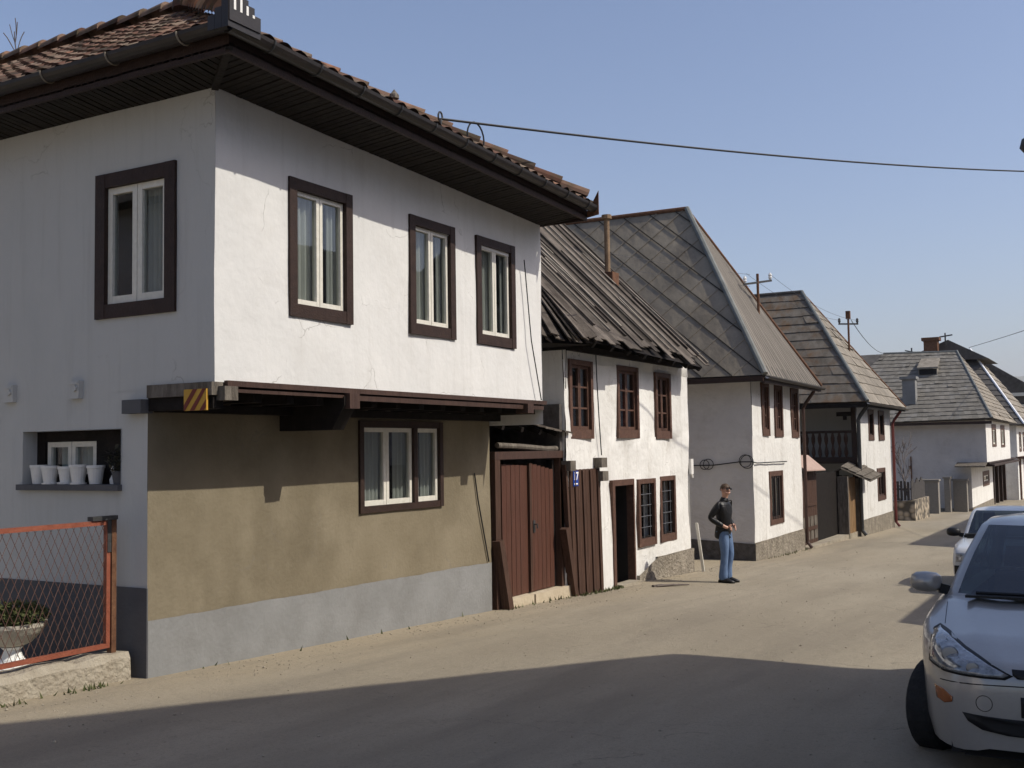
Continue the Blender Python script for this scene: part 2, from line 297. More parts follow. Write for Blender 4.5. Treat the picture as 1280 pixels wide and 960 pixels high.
def road_mat():
    m, nt, b = mat_new('dusty_asphalt'); N = nt.nodes; Lk = nt.links
    b.inputs['Roughness'].default_value = .92; b.inputs['Specular IOR Level'].default_value = .15
    tc = N.new('ShaderNodeTexCoord')
    def noise(sc, det=6, rough=.6, st=(1, 1, 1)):
        mp = N.new('ShaderNodeMapping'); mp.inputs['Scale'].default_value = st; Lk.new(tc.outputs['Object'], mp.inputs['Vector'])
        n = N.new('ShaderNodeTexNoise'); n.inputs['Scale'].default_value = sc; n.inputs['Detail'].default_value = det; n.inputs['Roughness'].default_value = rough
        Lk.new(mp.outputs[0], n.inputs['Vector']); return n.outputs['Fac']
    def rng(v, a, b_, lo=0., hi=1.):
        r = N.new('ShaderNodeMapRange'); r.inputs['From Min'].default_value = a; r.inputs['From Max'].default_value = b_
        r.inputs['To Min'].default_value = lo; r.inputs['To Max'].default_value = hi; Lk.new(v, r.inputs['Value']); return r.outputs[0]
    def mix(f, a, b_):
        x = N.new('ShaderNodeMix'); x.data_type = 'RGBA'
        if isinstance(f, float): x.inputs['Factor'].default_value = f
        else: Lk.new(f, x.inputs['Factor'])
        for k, v in (('A', a), ('B', b_)):
            if isinstance(v, tuple): x.inputs[k].default_value = rgba(v)
            else: Lk.new(v, x.inputs[k])
        return x.outputs['Result']
    def math_(op, a, b_):
        x = N.new('ShaderNodeMath'); x.operation = op
        for k, v in enumerate((a, b_)):
            if isinstance(v, (int, float)): x.inputs[k].default_value = v
            else: Lk.new(v, x.inputs[k])
        return x.outputs[0]
    base = mix(rng(noise(.9, 8, .6, (1, .35, 1)), .35, .65), (.29, .252, .190), (.36, .314, .240))
    base = mix(rng(noise(.35, 4, .5, (1.6, .4, 1)), .5, .66, 0, .6), base, (.245, .212, .162))
    # dusty verge along the houses
    sx = N.new('ShaderNodeSeparateXYZ'); Lk.new(tc.outputs['Object'], sx.inputs[0])
    ed = math_('ADD', sx.outputs['X'], math_('MULTIPLY', noise(1.3, 6, .65), 1.6))
    base = mix(rng(ed, -6.9, -5.6, .85, 0.), base, (.365, .305, .215))
    # grit
    base = mix(rng(noise(140, 3, .7), .50, .70, 0, .55), base, (.14, .115, .085))
    base = mix(rng(noise(38, 5, .75), .50, .72, 0, .45), base, (.15, .125, .092))
    base = mix(rng(noise(.55, 5, .65, (1.8, .22, 1)), .50, .62, 0, .38), base, (.19, .165, .13))
    base = mix(rng(noise(95, 3, .7), .60, .72, 0, .35), base, (.36, .31, .24))
    base = mix(rng(noise(9, 6, .7), .6, .78, 0, .55), base, (.13, .11, .085))
    # cracks
    vo = N.new('ShaderNodeTexVoronoi'); vo.feature = 'DISTANCE_TO_EDGE'; vo.inputs['Scale'].default_value = .33
    wp = N.new('ShaderNodeMapping'); wv = N.new('ShaderNodeVectorMath'); wv.operation = 'ADD'
    nn = N.new('ShaderNodeTexNoise'); nn.inputs['Scale'].default_value = 1.4; nn.inputs['Detail'].default_value = 6; Lk.new(tc.outputs['Object'], nn.inputs['Vector'])
    sc = N.new('ShaderNodeVectorMath'); sc.operation = 'SCALE'; sc.inputs['Scale'].default_value = .9; Lk.new(nn.outputs['Color'], sc.inputs[0])
    Lk.new(tc.outputs['Object'], wv.inputs[0]); Lk.new(sc.outputs[0], wv.inputs[1]); Lk.new(wv.outputs[0], vo.inputs['Vector'])
    ck = math_('MULTIPLY', rng(vo.outputs['Distance'], .0, .004, 1., 0.), rng(noise(.5, 3), .53, .6))
    base = mix(math_('MULTIPLY', ck, .45), base, (.06, .05, .04))
    for (y0, sl, wd, am, frq) in ((16.6, -.12, .014, .5, .9), (19.9, .10, .018, .55, .7), (9.0, .55, .012, .4, 1.1), (13.6, .9, .010, .35, 1.3)):
        v = math_('SUBTRACT', sx.outputs['Y'], math_('ADD', math_('MULTIPLY', sx.outputs['X'], sl), y0))
        v = math_('ABSOLUTE', math_('ADD', v, math_('MULTIPLY', math_('SUBTRACT', noise(frq, 6, .7), .5), 1.4)), 0)
        base = mix(math_('MULTIPLY', rng(v, 0., wd, am, 0.), rng(noise(2.3, 3), .40, .55)), base, (.085, .07, .055))
    Lk.new(base, b.inputs['Base Color'])
    bp = N.new('ShaderNodeBump'); bp.inputs['Strength'].default_value = .8; bp.inputs['Distance'].default_value = .014
    Lk.new(math_('ADD', noise(110, 4, .7), math_('MULTIPLY', noise(6, 5), 1.5)), bp.inputs['Height']); Lk.new(bp.outputs[0], b.inputs['Normal'])
    return m
M['road'] = road_mat()
M['dirt'] = mk('dusty_ground', (.22, .18, .12), (.32, .265, .185), 2, .95, .8, 30, c3=(.14, .12, .08), scale3=1, amt3=.5)
M['yard'] = mk('yard_concrete', (.33, .30, .25), (.42, .39, .33), 3, .95, .5, 30)

# ------------------------------------------------------------------ ground
def strip(xs, ys, dz=0., wob=0.):
    mb = MB(); nx = len(xs)
    for y in ys:
        for x in xs: mb.v.append(Vector((x, y, g(y) + dz + (random.uniform(-wob, wob)))))
    for j in range(len(ys) - 1):
        for i in range(nx - 1): mb.f.append([j * nx + i, j * nx + i + 1, (j + 1) * nx + i + 1, (j + 1) * nx + i])
    return mb
ys_far = [-400, -100, -30, -20, -10, -5] + [i * 1. for i in range(-4, 112)] + [150, 300, 800, 2000, 5000]
struct(build('ground', strip([-3000, -300, -60, -30, -14, -7, 2, 20, 60, 300, 3000], ys_far, -.02), M['dirt'], smooth=True))
struct(build('road', strip([-8.6 + i * .5 for i in range(23)], [-20 + i * .5 for i in range(260)], 0., .004), M['road'], smooth=True))
struct(build('courtyard_ground', strip([-14, -11, -9.5, -8.0], [2 + i * .5 for i in range(10)], .012), M['yard']))

gv = MB(); rs_ = random.Random(21)
for _ in range(2600):
    y = rs_.uniform(3.5, 30); x = -7.55 + abs(rs_.gauss(0, .35)) if rs_.random() < .6 else rs_.uniform(-7.5, -1.5)
    r_ = rs_.uniform(.003, .010) * (1.9 if rs_.random() < .05 else 1); z = g(y) + r_ * .3
    a = rs_.uniform(0, 3); c_, s_ = math.cos(a) * r_, math.sin(a) * r_
    gv.add([(x + c_, y + s_, z), (x - s_, y + c_ * .8, z), (x - c_, y - s_ * 1.2, z), (x + s_, y - c_, z), (x, y, z + r_ * rs_.uniform(.5, 1.)), (x, y, z - r_)], [(0, 1, 4), (1, 2, 4), (2, 3, 4), (3, 0, 4), (1, 0, 5), (2, 1, 5), (3, 2, 5), (0, 3, 5)])
tag(build('gravel', gv, M['concrete']), 'loose grit and small stones strewn along the house fronts and road', 'gravel', kind='stuff')
wd = MB()
for (x, y0_, y1_, n_) in ((-7.40, 15.0, 16.4, 130), (-7.45, 12.8, 15.0, 40), (-7.42, 16.3, 16.6, 40), (-7.55, 7, 12.6, 8), (-7.20, 24, 28, 60), (-7.62, 4, 6.5, 70)):
    for _ in range(n_):
        y = rs_.uniform(y0_, y1_); xx = x + rs_.uniform(-.05, .07); h_ = rs_.uniform(.02, .075); a = rs_.uniform(0, 6.28); dx, dy = math.cos(a) * .012, math.sin(a) * .012
        lx, ly = rs_.uniform(-.03, .03), rs_.uniform(-.03, .03); z = g(y)
        wd.add([(xx - dx, y - dy, z), (xx + dx, y + dy, z), (xx + lx, y + ly, z + h_)], [(0, 1, 2)])
tag(build('weeds', wd, M['leaf'], normals=False), 'sparse low weeds along the foot of the walls', 'weeds', kind='stuff')

# ------------------------------------------------------------------ wall and window builders
def wall_mesh(F, u0, u1, z0, z1, holes=(), depth=.22, step=.35, wob=.0, ztop=None, mb=None):
    mb = mb or MB()
    us = {u0, u1}; zs = {z0, z1}
    for h in holes: us |= {h[0], h[1]}; zs |= {h[2], h[3]}
    def dens(s):
        s = sorted(s); o = []
        for a, b in zip(s, s[1:]):
            n = max(1, int(math.ceil((b - a) / step))); o += [a + (b - a) * k / n for k in range(n)]
        return o + [s[-1]]
    us, zs = dens(us), dens(zs); idx = {}
    def vert(i, j):
        if (i, j) not in idx:
            u, z = us[i], zs[j]
            zz = z if ztop is None else z0 + (z - z0) * (ztop(u) - z0) / (z1 - z0)
            n = wob * (math.sin(u * 2.1 + z * 1.3 + F.O.x) + math.sin(u * 4.7 - z * 3.1) * .5 + random.uniform(-.5, .5))
            mb.v.append(F.p(u + (random.uniform(-.4, .4) * wob if 0 < i < len(us) - 1 else wob * math.sin(z * 3.1) * .8), n, zz)); idx[(i, j)] = len(mb.v) - 1
        return idx[(i, j)]
    for i in range(len(us) - 1):
        for j in range(len(zs) - 1):
            uc, zc = (us[i] + us[i + 1]) / 2, (zs[j] + zs[j + 1]) / 2
            if any(h[0] < uc < h[1] and h[2] < zc < h[3] for h in holes): continue
            mb.f.append([vert(i, j), vert(i + 1, j), vert(i + 1, j + 1), vert(i, j + 1)])
    for h in holes:
        a, b, c, d = h[:4]; dd = depth
        for q in ([(a, c), (b, c)], [(b, c), (b, d)], [(b, d), (a, d)], [(a, d), (a, c)]):
            (ua, za), (ub, zb) = q
            mb.add([F.p(ua, wob + .002, za), F.p(ub, wob + .002, zb), F.p(ub, -dd, zb), F.p(ua, -dd, za)], [(0, 1, 2, 3)])
    return mb

def curtain_mesh(F, u0, u1, z0, z1, n, amp=.025, folds=9):
    mb = MB(); k = folds * 6
    for i in range(k + 1):
        u = u0 + (u1 - u0) * i / k; nn = n + amp * math.sin(2 * math.pi * folds * i / k + .6 * math.sin(i * .3))
        mb.v += [F.p(u, nn, z0), F.p(u, nn * 1.0, z1)]
    for i in range(k): mb.f.append([2 * i, 2 * i + 2, 2 * i + 3, 2 * i + 1])
    return mb

def window(parent, F, u0, u1, z0, z1, fw=.1, bars=(), sashes=None, sw=.05, rows=1, cols=1, fmat='darkbrown', smat='sashwhite', curtains=(), proud=.03,
           glass=True, back=-.14, name='window', sill=False, sbot=None):
    """outer frame (u0..z1); sashes: list of (ua, ub) in absolute u; rows/cols muntins per sash"""
    fb = fw if sbot is None else sbot
    mb = MB(); n0, n1 = -.10, proud
    mb.fbox(F, u0, u0 + fw, n0, n1, z0, z1); mb.fbox(F, u1 - fw, u1, n0, n1 + .002, z0, z1)
    mb.fbox(F, u0 + fw, u1 - fw, n0, n1 - .003, z0, z0 + fb); mb.fbox(F, u0 + fw, u1 - fw, n0, n1 - .003, z1 - fw, z1)
    for (a, b) in bars: mb.fbox(F, a, b, n0, n1 - .006, z0 + fb, z1 - fw)
    if sill: mb.fbox(F, u0 - .05, u1 + .05, n1, n1 + .06, z0 - .04, z0 + .02)
    w = build(name, mb, M[fmat], parent)
    sashes = sashes or [(u0 + fw, u1 - fw)]
    g0, g1 = z0 + fb, z1 - fw
    for (a, b) in sashes:
        s = MB(); na, nb = -.065, -.012
        a += .004; b -= .004; c, d = g0 + .004, g1 - .004
        s.fbox(F, a, a + sw, na, nb, c, d); s.fbox(F, b - sw, b, na, nb, c, d)
        s.fbox(F, a + sw, b - sw, na, nb - .002, c, c + sw * 1.2); s.fbox(F, a + sw, b - sw, na, nb - .002, d - sw, d)
        for r in range(1, rows):
            z = c + (d - c) * r / rows; s.fbox(F, a + sw, b - sw, na, nb - .008, z - sw * .35, z + sw * .35)
        for r in range(1, cols):
            u = a + (b - a) * r / cols; s.fbox(F, u - sw * .35, u + sw * .35, na, nb - .010, c + sw, d - sw)
        build('sash', s, M[smat], w)
        if glass:
            p = MB(); p.add([F.p(a + sw * .5, -.04, c + sw * .5), F.p(b - sw * .5, -.04, c + sw * .5), F.p(b - sw * .5, -.04, d - sw * .5), F.p(a + sw * .5, -.04, d - sw * .5)], [(0, 1, 2, 3)])
            build('pane', p, M['glass'], w, normals=False)
    for (a, b, m, fr) in curtains:
        build('curtain', curtain_mesh(F, a, b, g0 + (g1 - g0) * fr, g1, back, folds=max(3, int((b - a) * 14))), M[m], w, smooth=True)
    dk = MB(); dk.fbox(F, u0 - .1, u1 + .1, -1.05, -1.0, z0 - .2, z1 + .2)
    for (ua, ub) in ((u0 - .12, u0 - .1), (u1 + .1, u1 + .12)): dk.fbox(F, ua, ub, -1.0, -.23, z0 - .2, z1 + .2)
    dk.fbox(F, u0 - .1, u1 + .1, -1.0, -.23, z0 - .22, z0 - .2); dk.fbox(F, u0 - .1, u1 + .1, -1.0, -.23, z1 + .2, z1 + .22)
    build('dark_room', dk, M['dark'], w)
    return w
def hole(u0, u1, z0, z1, m=.03): return (u0 + m, u1 - m, z0 + m, z1 - m)

def tri_wall(pts, mb=None):
    mb = mb or MB(); mb.add(pts, [tuple(range(len(pts)))]); return mb

def tiled_plane(A, B, Up, S0, S1, T, zoff=None, pitch_s=.21, course=.33):
    """A->B eave, Up unit vector up the slope, S0(t), S1(t) limits along the eave, T slope length"""
    A, B, Up = Vector(A), Vector(B), Vector(Up); E = (B - A); Ln = E.length; E.normalize(); Nn = E.cross(Up)
    if Nn.z < 0: Nn = -Nn
    mb = MB(); ns = int(Ln / pitch_s) * 8; nc = int(T / course)
    rows = []
    for k in range(nc):
        rows += [(k * course - .02, .03, k), (min(T, (k + 1) * course - .021), .0, k)]
    wid = ns + 1
    for (t, h, k) in rows:
        for i in range(wid):
            s = Ln * i / ns; s2 = min(max(s, S0(max(t, 0))), S1(max(t, 0)))
            ph = s / pitch_s; jit = (hash((int(ph), k)) % 100 / 100 - .5) * .014
            hh = h - .02 + .045 * abs(math.cos(math.pi * ph)) ** .8 + jit
            p = A + E * s2 + Up * t + Nn * hh
            if zoff: p.z += zoff(p)
            mb.v.append(p)
    for r in range(len(rows) - 1):
        for i in range(ns):
            q = [r * wid + i, r * wid + i + 1, (r + 1) * wid + i + 1, (r + 1) * wid + i]
            if (mb.v[q[0]] - mb.v[q[1]]).length < 1e-4 and (mb.v[q[2]] - mb.v[q[3]]).length < 1e-4: continue
            mb.f.append(q); c = rows[r][2]; uu = (i + .5) / 8
            mb.uv[len(mb.f) - 1] = [(uu, c + .3), (uu, c + .3), (uu, c + .6), (uu, c + .6)]
    return mb

def cap_tiles(path, r=.11, step=.4, mb=None, bump=.03):
    """half-round ridge tiles overlapping along a->b"""
    a, b = Vector(path[0]), Vector(path[1]); d = (b - a); L = d.length; d.normalize(); x = d.cross(Vector((0, 0, 1))).normalized(); y = x.cross(d)
    mb = mb or MB(); n = int(L / step)
    for k in range(n):
        p, q = a + d * (k * step - .04), a + d * ((k + 1) * step)
        vs = []; fs = []
        for (c, rr) in ((p, r * 1.18), (q, r)):
            for t in range(9):
                an = math.pi * t / 8 * 1.1 - .05 * math.pi
                vs.append(c + x * math.cos(an) * rr + y * math.sin(an) * rr * .85 + y * (bump if c is p else 0))
        for t in range(8): fs.append((t, t + 1, 9 + t + 1, 9 + t))
        fs.append(tuple(range(9)))
        rnd = random.random() * 50
        mb.add(vs, fs, [(rnd, rnd)] * 18)
    return mb

def course_roof(A, B, C, D, n, lift=.03, jit=.01, mb=None, seg=6):
    """eave A->B, ridge D->C; n overlapping courses, each really lapped over the next"""
    A, B, C, D = map(Vector, (A, B, C, D)); mb = mb or MB(); nn = (B - A).cross(D - A).normalized()
    if nn.z < 0: nn = -nn
    for k in range(n):
        t0, t1 = k / n, (k + 1) / n + .01
        t1 = min(t1, 1)
        for i in range(seg):
            s0, s1 = i / seg, (i + 1) / seg
            j = random.uniform(-jit, jit) * .22; j2 = random.uniform(0, jit) + (random.uniform(.01, .04) if random.random() < .03 else 0); jb = j + random.uniform(-jit, jit) * .1
            def P(s, t): return A.lerp(B, s).lerp(D.lerp(C, s), t)
            w = (P(0, t0) - P(1, t0)).length
            p = [P(s0, max(0, t0 + j)), P(s1, max(0, t0 + jb)), P(s1, t1), P(s0, t1)]
            a, b = p[0] + nn * (lift + j2), p[1] + nn * (lift + j2)
            mb.add([p[0], p[1], a, b, p[3] + nn * .004, p[2] + nn * .004], [(0, 1, 3, 2), (2, 3, 5, 4)])
    return mb

def clip_line(poly2, p, d):
    """clip infinite 2D line p+t*d against a convex polygon, returns (t0,t1) or None"""
    t0, t1 = -1e9, 1e9; n = len(poly2)
    ar = sum(poly2[i][0] * poly2[(i + 1) % n][1] - poly2[(i + 1) % n][0] * poly2[i][1] for i in range(n))
    for i in range(n):
        a, b = poly2[i], poly2[(i + 1) % n]; ex, ey = b[0] - a[0], b[1] - a[1]
        nx, ny = (-ey, ex) if ar > 0 else (ey, -ex)
        den = nx * d[0] + ny * d[1]; num = nx * (a[0] - p[0]) + ny * (a[1] - p[1])
        if abs(den) < 1e-9:
            if num > 0: return None
        elif den > 0: t0 = max(t0, num / den)
        else: t1 = min(t1, num / den)
    return (t0, t1) if t1 - t0 > .05 else None

def slab_roof(pts, t=.05):
    mb = MB(); mb.poly(pts, (0, 0, -t)); return mb

def half_gutter(a, b, r=.075, n=8, mb=None):
    a, b = Vector(a), Vector(b); mb = mb or MB(); d = (b - a).normalized(); x = d.cross(Vector((0, 0, 1))).normalized()
    vs = []
    for c in (a, b):
        for rr in (r, r - .008):
            for k in range(n + 1):
                an = math.pi + math.pi * k / n
                vs.append(c + x * math.cos(an) * rr + Vector((0, 0, math.sin(an) * rr)))
    m = n + 1; fs = []
    for k in range(n):
        fs += [(k, k + 1, 2 * m + k + 1, 2 * m + k), (m + k, 3 * m + k, 3 * m + k + 1, m + k + 1), (k, m + k, m + k + 1, k + 1), (2 * m + k, 2 * m + k + 1, 3 * m + k + 1, 3 * m + k)]
    for k in (0, n): fs.append((k, m + k, 3 * m + k, 2 * m + k))
    mb.add(vs, fs)
    return mb

# ================================================================== HOUSE 1 (jettied house, near left)
h1 = thing('jettied_house', (-7.625, 6.75, 0), 'nearest white house with ochre ground floor, upper storey jutting over the street', 'house')
F1u, F1l, F1s = FX(-6.8), FX(-7.625), FY(6.75)
Y0, Y1 = 6.75, 12.76
top1 = lambda y: 5.19 - .03 * (y - Y0)
wins = [(7.69, 8.64), (9.66, 10.58), (11.07, 12.015)]
wz = (3.265, 4.60)
up = wall_mesh(F1u, Y0, Y1, 2.6, 5.19, [hole(a, b, *wz) for a, b in wins], wob=.006, ztop=top1, step=.3)
wall_mesh(FY(Y1), -14, -6.8, 2.3, top1(Y1), mb=up); up.f = up.f
build('upper_wall', up, M['white'], h1, smooth=True)
lw = (9.80, 11.52, 1.265, 2.33)
lo = wall_mesh(F1l, Y0, 12.72, -.7, 2.58, [hole(*lw)], wob=.004, step=.4)
wall_mesh(FY(12.72), -14, -7.625, -.7, 2.4, mb=lo)
build('lower_wall', lo, M['ochre'], h1, smooth=True)
sw = (-8.31, -7.26, 3.245, 4.605)
nic = (-9.36, -7.965, 1.70, 2.22)
so = MB()
wall_mesh(F1s, -14, -7.625, -.5, 2.56, [nic], depth=.17, mb=so, wob=.004)
wall_mesh(F1s, -14, -6.8, 2.56, 5.19, [hole(*sw)], mb=so, wob=.004)
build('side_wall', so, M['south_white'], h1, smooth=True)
pl = wall_mesh(Frame((-7.613, 0, 0), (0, 1, 0), (1, 0, 0)), Y0 + .002, 12.71, -.6, .5, step=.12, wob=.002, ztop=lambda y: .505 - .012 * (y - Y0) + .003 * math.sin(y * 3.3) + random.Random(int(y * 50)).uniform(-.004, .004))
pl.add([(-7.61, Y0 + .002, -.6), (-7.61, Y0 + .002, .505), (-7.63, Y0 + .002, .505), (-7.63, Y0 + .002, -.6)], [(0, 1, 2, 3)])
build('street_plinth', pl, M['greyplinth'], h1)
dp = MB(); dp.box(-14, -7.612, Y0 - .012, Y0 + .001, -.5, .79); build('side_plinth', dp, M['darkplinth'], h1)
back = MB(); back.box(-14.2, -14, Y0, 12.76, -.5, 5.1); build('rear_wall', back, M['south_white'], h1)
for i, (a, b) in enumerate(wins):
    m = (a + b) / 2
    window(h1, F1u, a, b, wz[0], wz[1], fw=.105, sashes=[(a + .105, m), (m, b - .105)], sw=.042, fmat='darkbrown',
           curtains=[(a + .08, m + .10, 'curtain', 0.), (b - .26 + .04 * i, b - .08, 'curtain', 0.)], sbot=.125, back=-.11)
a, b, c, d = lw
window(h1, F1l, a, b, c, d, fw=.075, bars=[(10.88, 10.96)], sashes=[(a + .075, 10.35), (10.35, 10.88), (10.96, b - .075)], sw=.05,
       curtains=[(a + .06, 10.42, 'curtain', 0.), (10.60, 10.98, 'curtain', 0.), (11.18, 11.47, 'curtain', 0.)], back=-.11)
a, b, c, d = sw
m = (a + b) / 2
window(h1, F1s, a, b, c, d, fw=.13, sashes=[(a + .13, m), (m, b - .13)], sw=.06, curtains=[(a + .40, b - .10, 'curtain', 0.)], back=-.11)
# niche window: dark frame at the back of the niche, white casements
Fn = FY(Y0 + .155)
window(h1, Fn, -9.36, -7.96, 1.68, 2.24, fw=.12, sashes=[(-9.22, -8.86), (-8.86, -8.50)], sw=.05, bars=[(-8.50, -8.06)], fmat='black', proud=.0, curtains=[(-9.15, -8.55, 'curtteal', 0.)])
sl = MB(); sl.box(-9.40, -7.955, Y0 - .05, Y0 + .16, 1.655, 1.71); build('niche_sill', sl, M['darkplinth'], h1)
for xx, zz in ((-9.54, 2.60), (-8.57, 2.60)):
    v = MB(); v.box(xx - .075, xx + .075, Y0 - .05, Y0 - .0, zz - .085, zz + .085); v.tube([(xx + .03, Y0 - .07, zz + .01), (xx + .03, Y0 - .03, zz + .01)], .028, 10)
    v.box(xx - .06, xx + .06, Y0 - .058, Y0 - .05, zz + .05, zz + .075)
    build('vent_box', v, M['south_white'], h1)
# jetty: edge boards, beam ends, joists, side beam, bracket, hazard plate
jb = MB()
jb.box(-6.83, -6.765, Y0 + .12, Y1 + .05, 2.565, 2.615); jb.box(-6.82, -6.785, Y0 + .2, 8.50, 2.515, 2.545); jb.box(-6.82, -6.785, 8.68, Y1, 2.495, 2.55)
build('edge_board', jb, M['brown'], h1)
for yy, dz in ((Y0 + .12, 0), (8.59, -.03), (12.28, 0)):
    e = MB(); e.box(-6.90, -6.72, yy - .08, yy + .08, 2.44 + dz, 2.562); build('beam_end', e, M['greywood'] if yy < 7 else M['brown'], h1)
ji = MB()
for k in range(14):
    y = 6.95 + k * .44
    ji.box(-7.62, -6.9, y - .05, y + .05, 2.44, 2.52)
ji.box(-7.63, -6.82, Y0 + .03, Y1, 2.53, 2.57); ji.box(-7.6, -7.45, Y0 + .05, Y1 - .02, 2.36, 2.44)
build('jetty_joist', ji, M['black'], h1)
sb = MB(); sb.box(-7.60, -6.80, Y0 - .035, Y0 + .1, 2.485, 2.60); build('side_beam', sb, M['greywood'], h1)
sb = MB(); sb.box(-7.62, -6.82, Y0 - .0, Y0 + .12, 2.37, 2.483); build('shaded_opening', sb, M['black'], h1)  # black box stands in for the shaded opening under the side beam
sb = MB(); sb.box(-7.86, -7.615, Y0 - .09, Y0 + .05, 2.35, 2.475); build('side_beam_end', sb, M['darkplinth'], h1)
br = MB(); br.poly([(-7.62, 8.48, 2.2), (-6.93, 8.48, 2.2), (-6.77, 8.48, 2.44), (-6.77, 8.48, 2.53), (-7.62, 8.48, 2.53)], (0, .19, 0)); build('jetty_bracket', br, M['black'], h1)
hz = thing_plate = MB(); hz.box(-7.11, -6.84, Y0 - .058, Y0 - .038, 2.355, 2.54)
plate = build('hazard_plate', hz, M['yellow'], h1); plate['label'] = 'yellow plate with dark red diagonal stripes'
st = MB()
P2 = lambda u, z: (-7.11 + u, Y0 - .0605, 2.355 + z)
for u in (-.04, .075, .19):
    q = [(u, 0), (u + .055, 0), (u + .055 + .15, .185), (u + .15, .185)]
    # clip to the plate
    q = [(min(max(x, 0.003), .267), z) for x, z in q]
    if u < 0: q = [(0.003, .05), (0.003, .0), (.018, .0), (.165, .185), (.11, .185)]
    if u > .18: q = [(.19, 0.), (.245, 0), (.267, .027), (.267, .095)]
    st.add([P2(*p) for p in q], [tuple(range(len(q)))])
build('stripe', st, M['markred'], plate)
# soffit, fascia, gutters
XE, YE, YN = -6.13, 6.24, 12.86
zs = lambda y: 5.19 - .03 * (y - Y0)
sf = MB()
bw = .085
y = YE
SO = .065                                     # soffit rises outwards
def soff_st(y0, y1):       # street soffit boards run across, towards the street
    W_ = XE + 6.8; D_ = Y0 - YE
    a0 = -6.8 + W_ * min(1, max(0, (Y0 - y0) / D_)); a1 = -6.8 + W_ * min(1, max(0, (Y0 - y1) / D_))
    if a0 >= XE - .005 and a1 >= XE - .005: return
    e = random.uniform(-.004, .004); z = lambda x, yy: zs(yy) + e + SO * max(0., (x + 6.8) / W_)
    q = [(a0, y0), (XE, y0), (XE, y1), (a1, y1)]
    sf.hexa([(x, yy, z(x, yy)) for x, yy in q] + [(x, yy, z(x, yy) + .02) for x, yy in q])
while y < YN - .02:
    soff_st(y, min(y + bw - .016, YN)); y += bw
x = XE
while x > -14.5:
    x1 = x - bw + .016
    lim = lambda xx: Y0 - max(0., (xx + 6.8) / (XE + 6.8) * (Y0 - YE)) if xx > -6.8 else Y0 + .02
    e = random.uniform(-.004, .004); z = lambda yy: 5.19 + e + SO * max(0., (Y0 - yy) / (Y0 - YE))
    if lim(x1) > YE + .01:
        q = [(x1, YE), (x, YE), (x, lim(x)), (x1, lim(x1))]
        sf.hexa([(a, b, z(b)) for a, b in q] + [(a, b, z(b) + .02) for a, b in q])
    x -= bw
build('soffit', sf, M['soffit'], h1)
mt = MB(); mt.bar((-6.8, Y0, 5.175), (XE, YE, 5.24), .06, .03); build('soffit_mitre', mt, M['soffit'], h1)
fa = MB()
dz_ = -.03 * (YN - YE)
fa.hexa([(XE - .03, YE, 5.21), (XE, YE, 5.21), (XE, YN, 5.21 + dz_), (XE - .03, YN, 5.21 + dz_), (XE - .03, YE, 5.42), (XE, YE, 5.42), (XE, YN, 5.42 + dz_), (XE - .03, YN, 5.42 + dz_)])
fa.box(-14.6, XE - .031, YE, YE + .03, 5.21, 5.42)
fa.box(-14.6, XE - .031, YN - .03, YN, 5.21 + dz_, 5.42 + dz_)
build('fascia', fa, M['darkbrown'], h1)
GR = .078
gt = half_gutter((XE + .085, YE - .1, 5.395), (XE + .085, YN, 5.395 + dz_), GR)
go = build('street_gutter', gt, M['gutter'], h1, smooth=False)
for k in range(11):
    y = 6.6 + k * .6; z = 5.395 + dz_ * (y - YE) / (YN - YE)
    gb = MB(); gb.tube([(XE + .085 + (GR + .006) * math.cos(t), y, z + (GR + .006) * math.sin(t)) for t in [math.pi + math.pi * q / 8 for q in range(9)]], .009, 5)
    build('gutter_strap', gb, M['iron'], go)
gs = half_gutter((-14.6, YE - .085, 5.40), (XE + .1, YE - .085, 5.41), GR)
go = build('side_gutter', gs, M['gutter'], h1)
gb = MB()
for k in range(10):
    x = -6.55 - k * .85
    gb = MB(); gb.tube([(x, YE - .085 + (GR + .006) * math.cos(t), 5.409 + (GR + .006) * math.sin(t)) for t in [math.pi + math.pi * q / 8 for q in range(9)]], .009, 5)
    build('gutter_strap', gb, M['sheet'], go)
# gutter corner guard (upright dark sheet with white strips for sunlit stripes) and the end plate
cg = MB()
gx, gy_ = XE + .172, YE - .175
for k in range(5):
    y = gy_ + k * .07; hgt = [.26, .25, .22, .18, .12][k]
    cg.box(gx - .006, gx + .006, y, y + .0699, 5.38, 5.38 + hgt)
cg.box(gx - .012, gx - .006, gy_, gy_ + .36, 5.33, 5.47)
for k in range(3):
    x = gx - .004 - k * .075; hgt = [.25, .12, .07][k]
    cg.box(x - .072, x, gy_ - .006, gy_ + .006, 5.33, 5.38 + hgt)
build('gutter_corner_guard', cg, M['gutter'], h1)
cg = MB()
for k in range(4):
    y = gy_ + .045 + k * .07; hgt = [.24, .23, .20, .15][k]
    cg = MB(); cg.box(gx + .0065, gx + .0085, y, y + .024, 5.475, 5.38 + hgt - .03); build('sunlit_guard_stripe', cg, M['ceramic'], h1)  # sunlight on the guard put in as white strips

ep = MB(); ep.poly([(XE - .1, YN + .004, 5.04), (XE + .17, YN + .004, 5.08), (XE + .17, YN + .004, 5.40), (XE + .05, YN + .004, 5.20)], (0, .012, 0)); build('gutter_end_plate', ep, M['rust'], h1)
